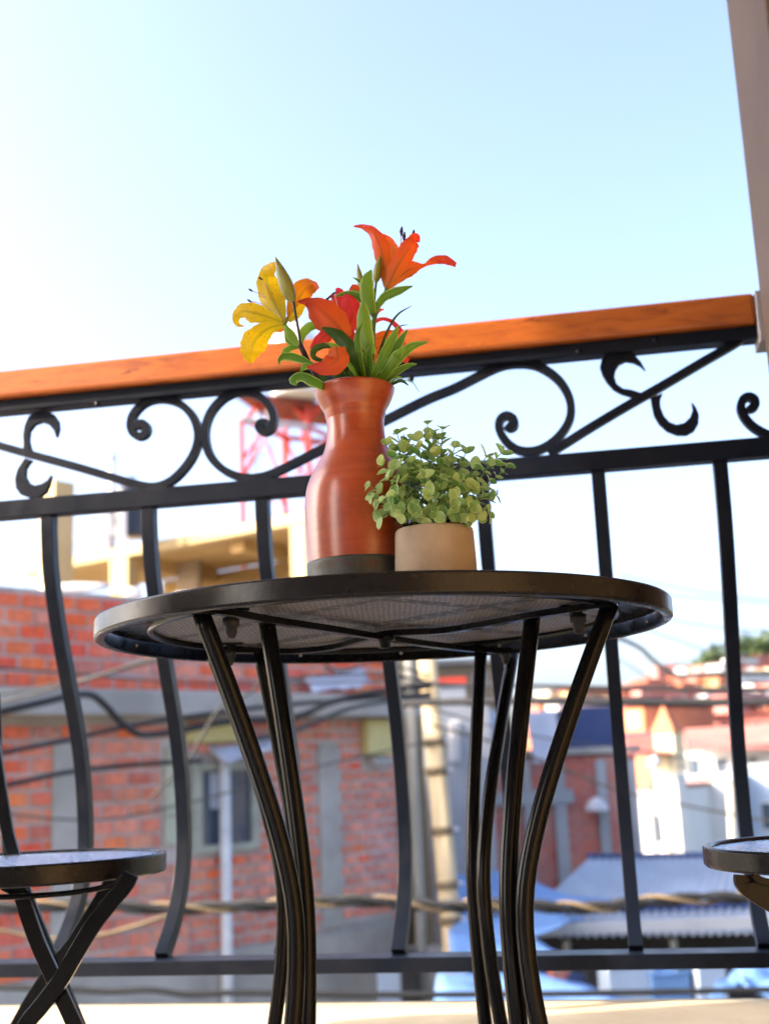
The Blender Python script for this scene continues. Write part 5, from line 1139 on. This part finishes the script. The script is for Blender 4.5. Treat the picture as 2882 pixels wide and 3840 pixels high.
rows = [(2622, 60, 1960, 2900, 74), (2598, 74, 2000, 2900, 80), (2572, 90, 2290, 2900, 74), (2540, 112, 2370, 2900, 74), (2505, 138, 2420, 2900, 64), (2470, 165, 2700, 2900, 56)]
adj = {'orangewall': 'orange', 'redwall': 'red brick', 'curb': 'cream', 'cream': 'tan', 'whitepaint': 'white'}
rown = ['in the lowest row', 'in the row above the lowest', 'in the lower middle row', 'in the upper middle row', 'just below the skyline', 'on the skyline']
BINS = [(0, 'between the back right table legs'), (2050, 'behind the straight front right leg'), (2150, 'left of the curved right leg'), (2230, 'right of the curved right leg'), (2290, 'behind the middle baluster'), (2360, 'just right of the middle baluster'), (2440, 'left of the orange spire'), (2510, 'above the orange spire'), (2580, 'right of the orange spire'), (2650, 'left of the last baluster'), (2720, 'behind the last baluster'), (2790, 'just right of the last baluster'), (2850, 'at the right edge')]
for ri, (yt, Y, xa, xb, st2) in enumerate(rows):
    x = xa; k = 0; seen_ = set()
    while x < xb:
        wpx = random.uniform(.7, 1.15) * st2; mt, rf = random.choice(kinds); yy = yt + random.uniform(-10, 12) - max(0, (x - 2400)) * .02
        rh_ = random.choice([0, .8, 1.2]); cx_ = x + wpx * .45
        bn = [p for e, p in BINS if cx_ >= e][-1]
        lab_ = '%s %s house %s, %s' % (adj[mt], 'flat-roofed' if rh_ == 0 else 'gabled', rown[ri], bn)
        if bn in seen_: lab_ = lab_.replace(', ', ', right neighbour ', 1) if 'behind' not in bn else lab_ + ', right one'
        seen_.add(bn)
        pos = 'behind the right table legs' if x < 2260 else ('left of the dark right baluster' if x < 2650 else 'right of the dark right baluster')
        house(x, x + wpx * .9, yy, yy + 60, Y + random.uniform(-4, 4), mt, lab_, R_(random.uniform(-60, -20)), 5, roof=rf,
              wins=((.3, .45, .2, .3), (.7, .45, .2, .3)), grp='small houses on the hillside', roof_h=rh_, name='hillside_house')
        x += wpx; k += 1
# hill and its trees
vs = []; fs = []
hp = [(2050, 2640, 175), (2200, 2600, 175), (2350, 2560, 178), (2480, 2525, 182), (2600, 2490, 188), (2700, 2470, 195), (2880, 2440, 200), (3200, 2400, 210), (3800, 2380, 230)]
for (x, y, Y) in hp:
    t_ = PY(x, y, Y); vs += [t_, V(t_.x, Y - 90, gz(t_.x, Y - 90) - 2), V(t_.x, Y + 120, t_.z - 10)]
for i in range(len(hp) - 1): fs += [[3 * i + 1, 3 * i + 4, 3 * i + 3, 3 * i], [3 * i, 3 * i + 3, 3 * i + 5, 3 * i + 2]]
mesh('hill', vs, fs, M['earth'], kind='structure', smooth=True)
def tree(px, py, Y, r, label):
    top = PY(px, py, Y); t = thing('hill_tree', top - V(0, 0, r * 3.2), label, 'tree', 'trees on the hill')
    MB().tube([top - V(0, 0, r * 3.2), top - V(r * .1, 0, r * 1.6), top - V(0, 0, r * .8)], [r * .14, r * .1, r * .05], 7).build('trunk', M['bark'], t)
    vs = []; fs = []
    cl = [V(random.gauss(0, .5), random.gauss(0, .4), random.uniform(-1.6, 0)) * r for _ in range(9)]
    for _ in range(520):
        c2 = random.choice(cl); d = V(random.gauss(0, 1), random.gauss(0, 1), random.gauss(0, 1)).normalized() * r * random.uniform(.25, .6)
        p = top + c2 - V(0, 0, r * .4) + d; a = V(random.gauss(0, 1), random.gauss(0, 1), random.gauss(0, 1)).normalized() * r * .13; b2 = a.orthogonal().normalized() * r * .12
        i0 = len(vs); vs += [p - a, p + b2, p + a, p - b2]; fs.append([i0, i0 + 1, i0 + 2, i0 + 3])
    mesh('crown', vs, fs, M['treeleaf'], t)
random.seed(9)
TL_ = ['leftmost small tree on the hill skyline', 'second small tree on the hill skyline', 'dark round tree left of the right baluster', 'tree on the hill hidden partly by the right baluster', 'tall pale tree just right of the right baluster', 'bushy tree right of the tall pale one', 'wide tree toward the right edge on the hill', 'highest tree at the right edge of the hill', 'low tree under the highest one at the right edge']
for k, (x, y, r) in enumerate(((2600, 2462, 1.5), (2640, 2440, 1.8), (2675, 2425, 2.4), (2720, 2410, 2.6), (2775, 2395, 3.0), (2815, 2385, 3.0), (2850, 2370, 3.4), (2890, 2350, 3.6), (2865, 2420, 3.0))): tree(x, y, 190, r, TL_[k])
# tall building block seen through the white patch
print('objects', len(bpy.data.objects), 'bricks', len(near))
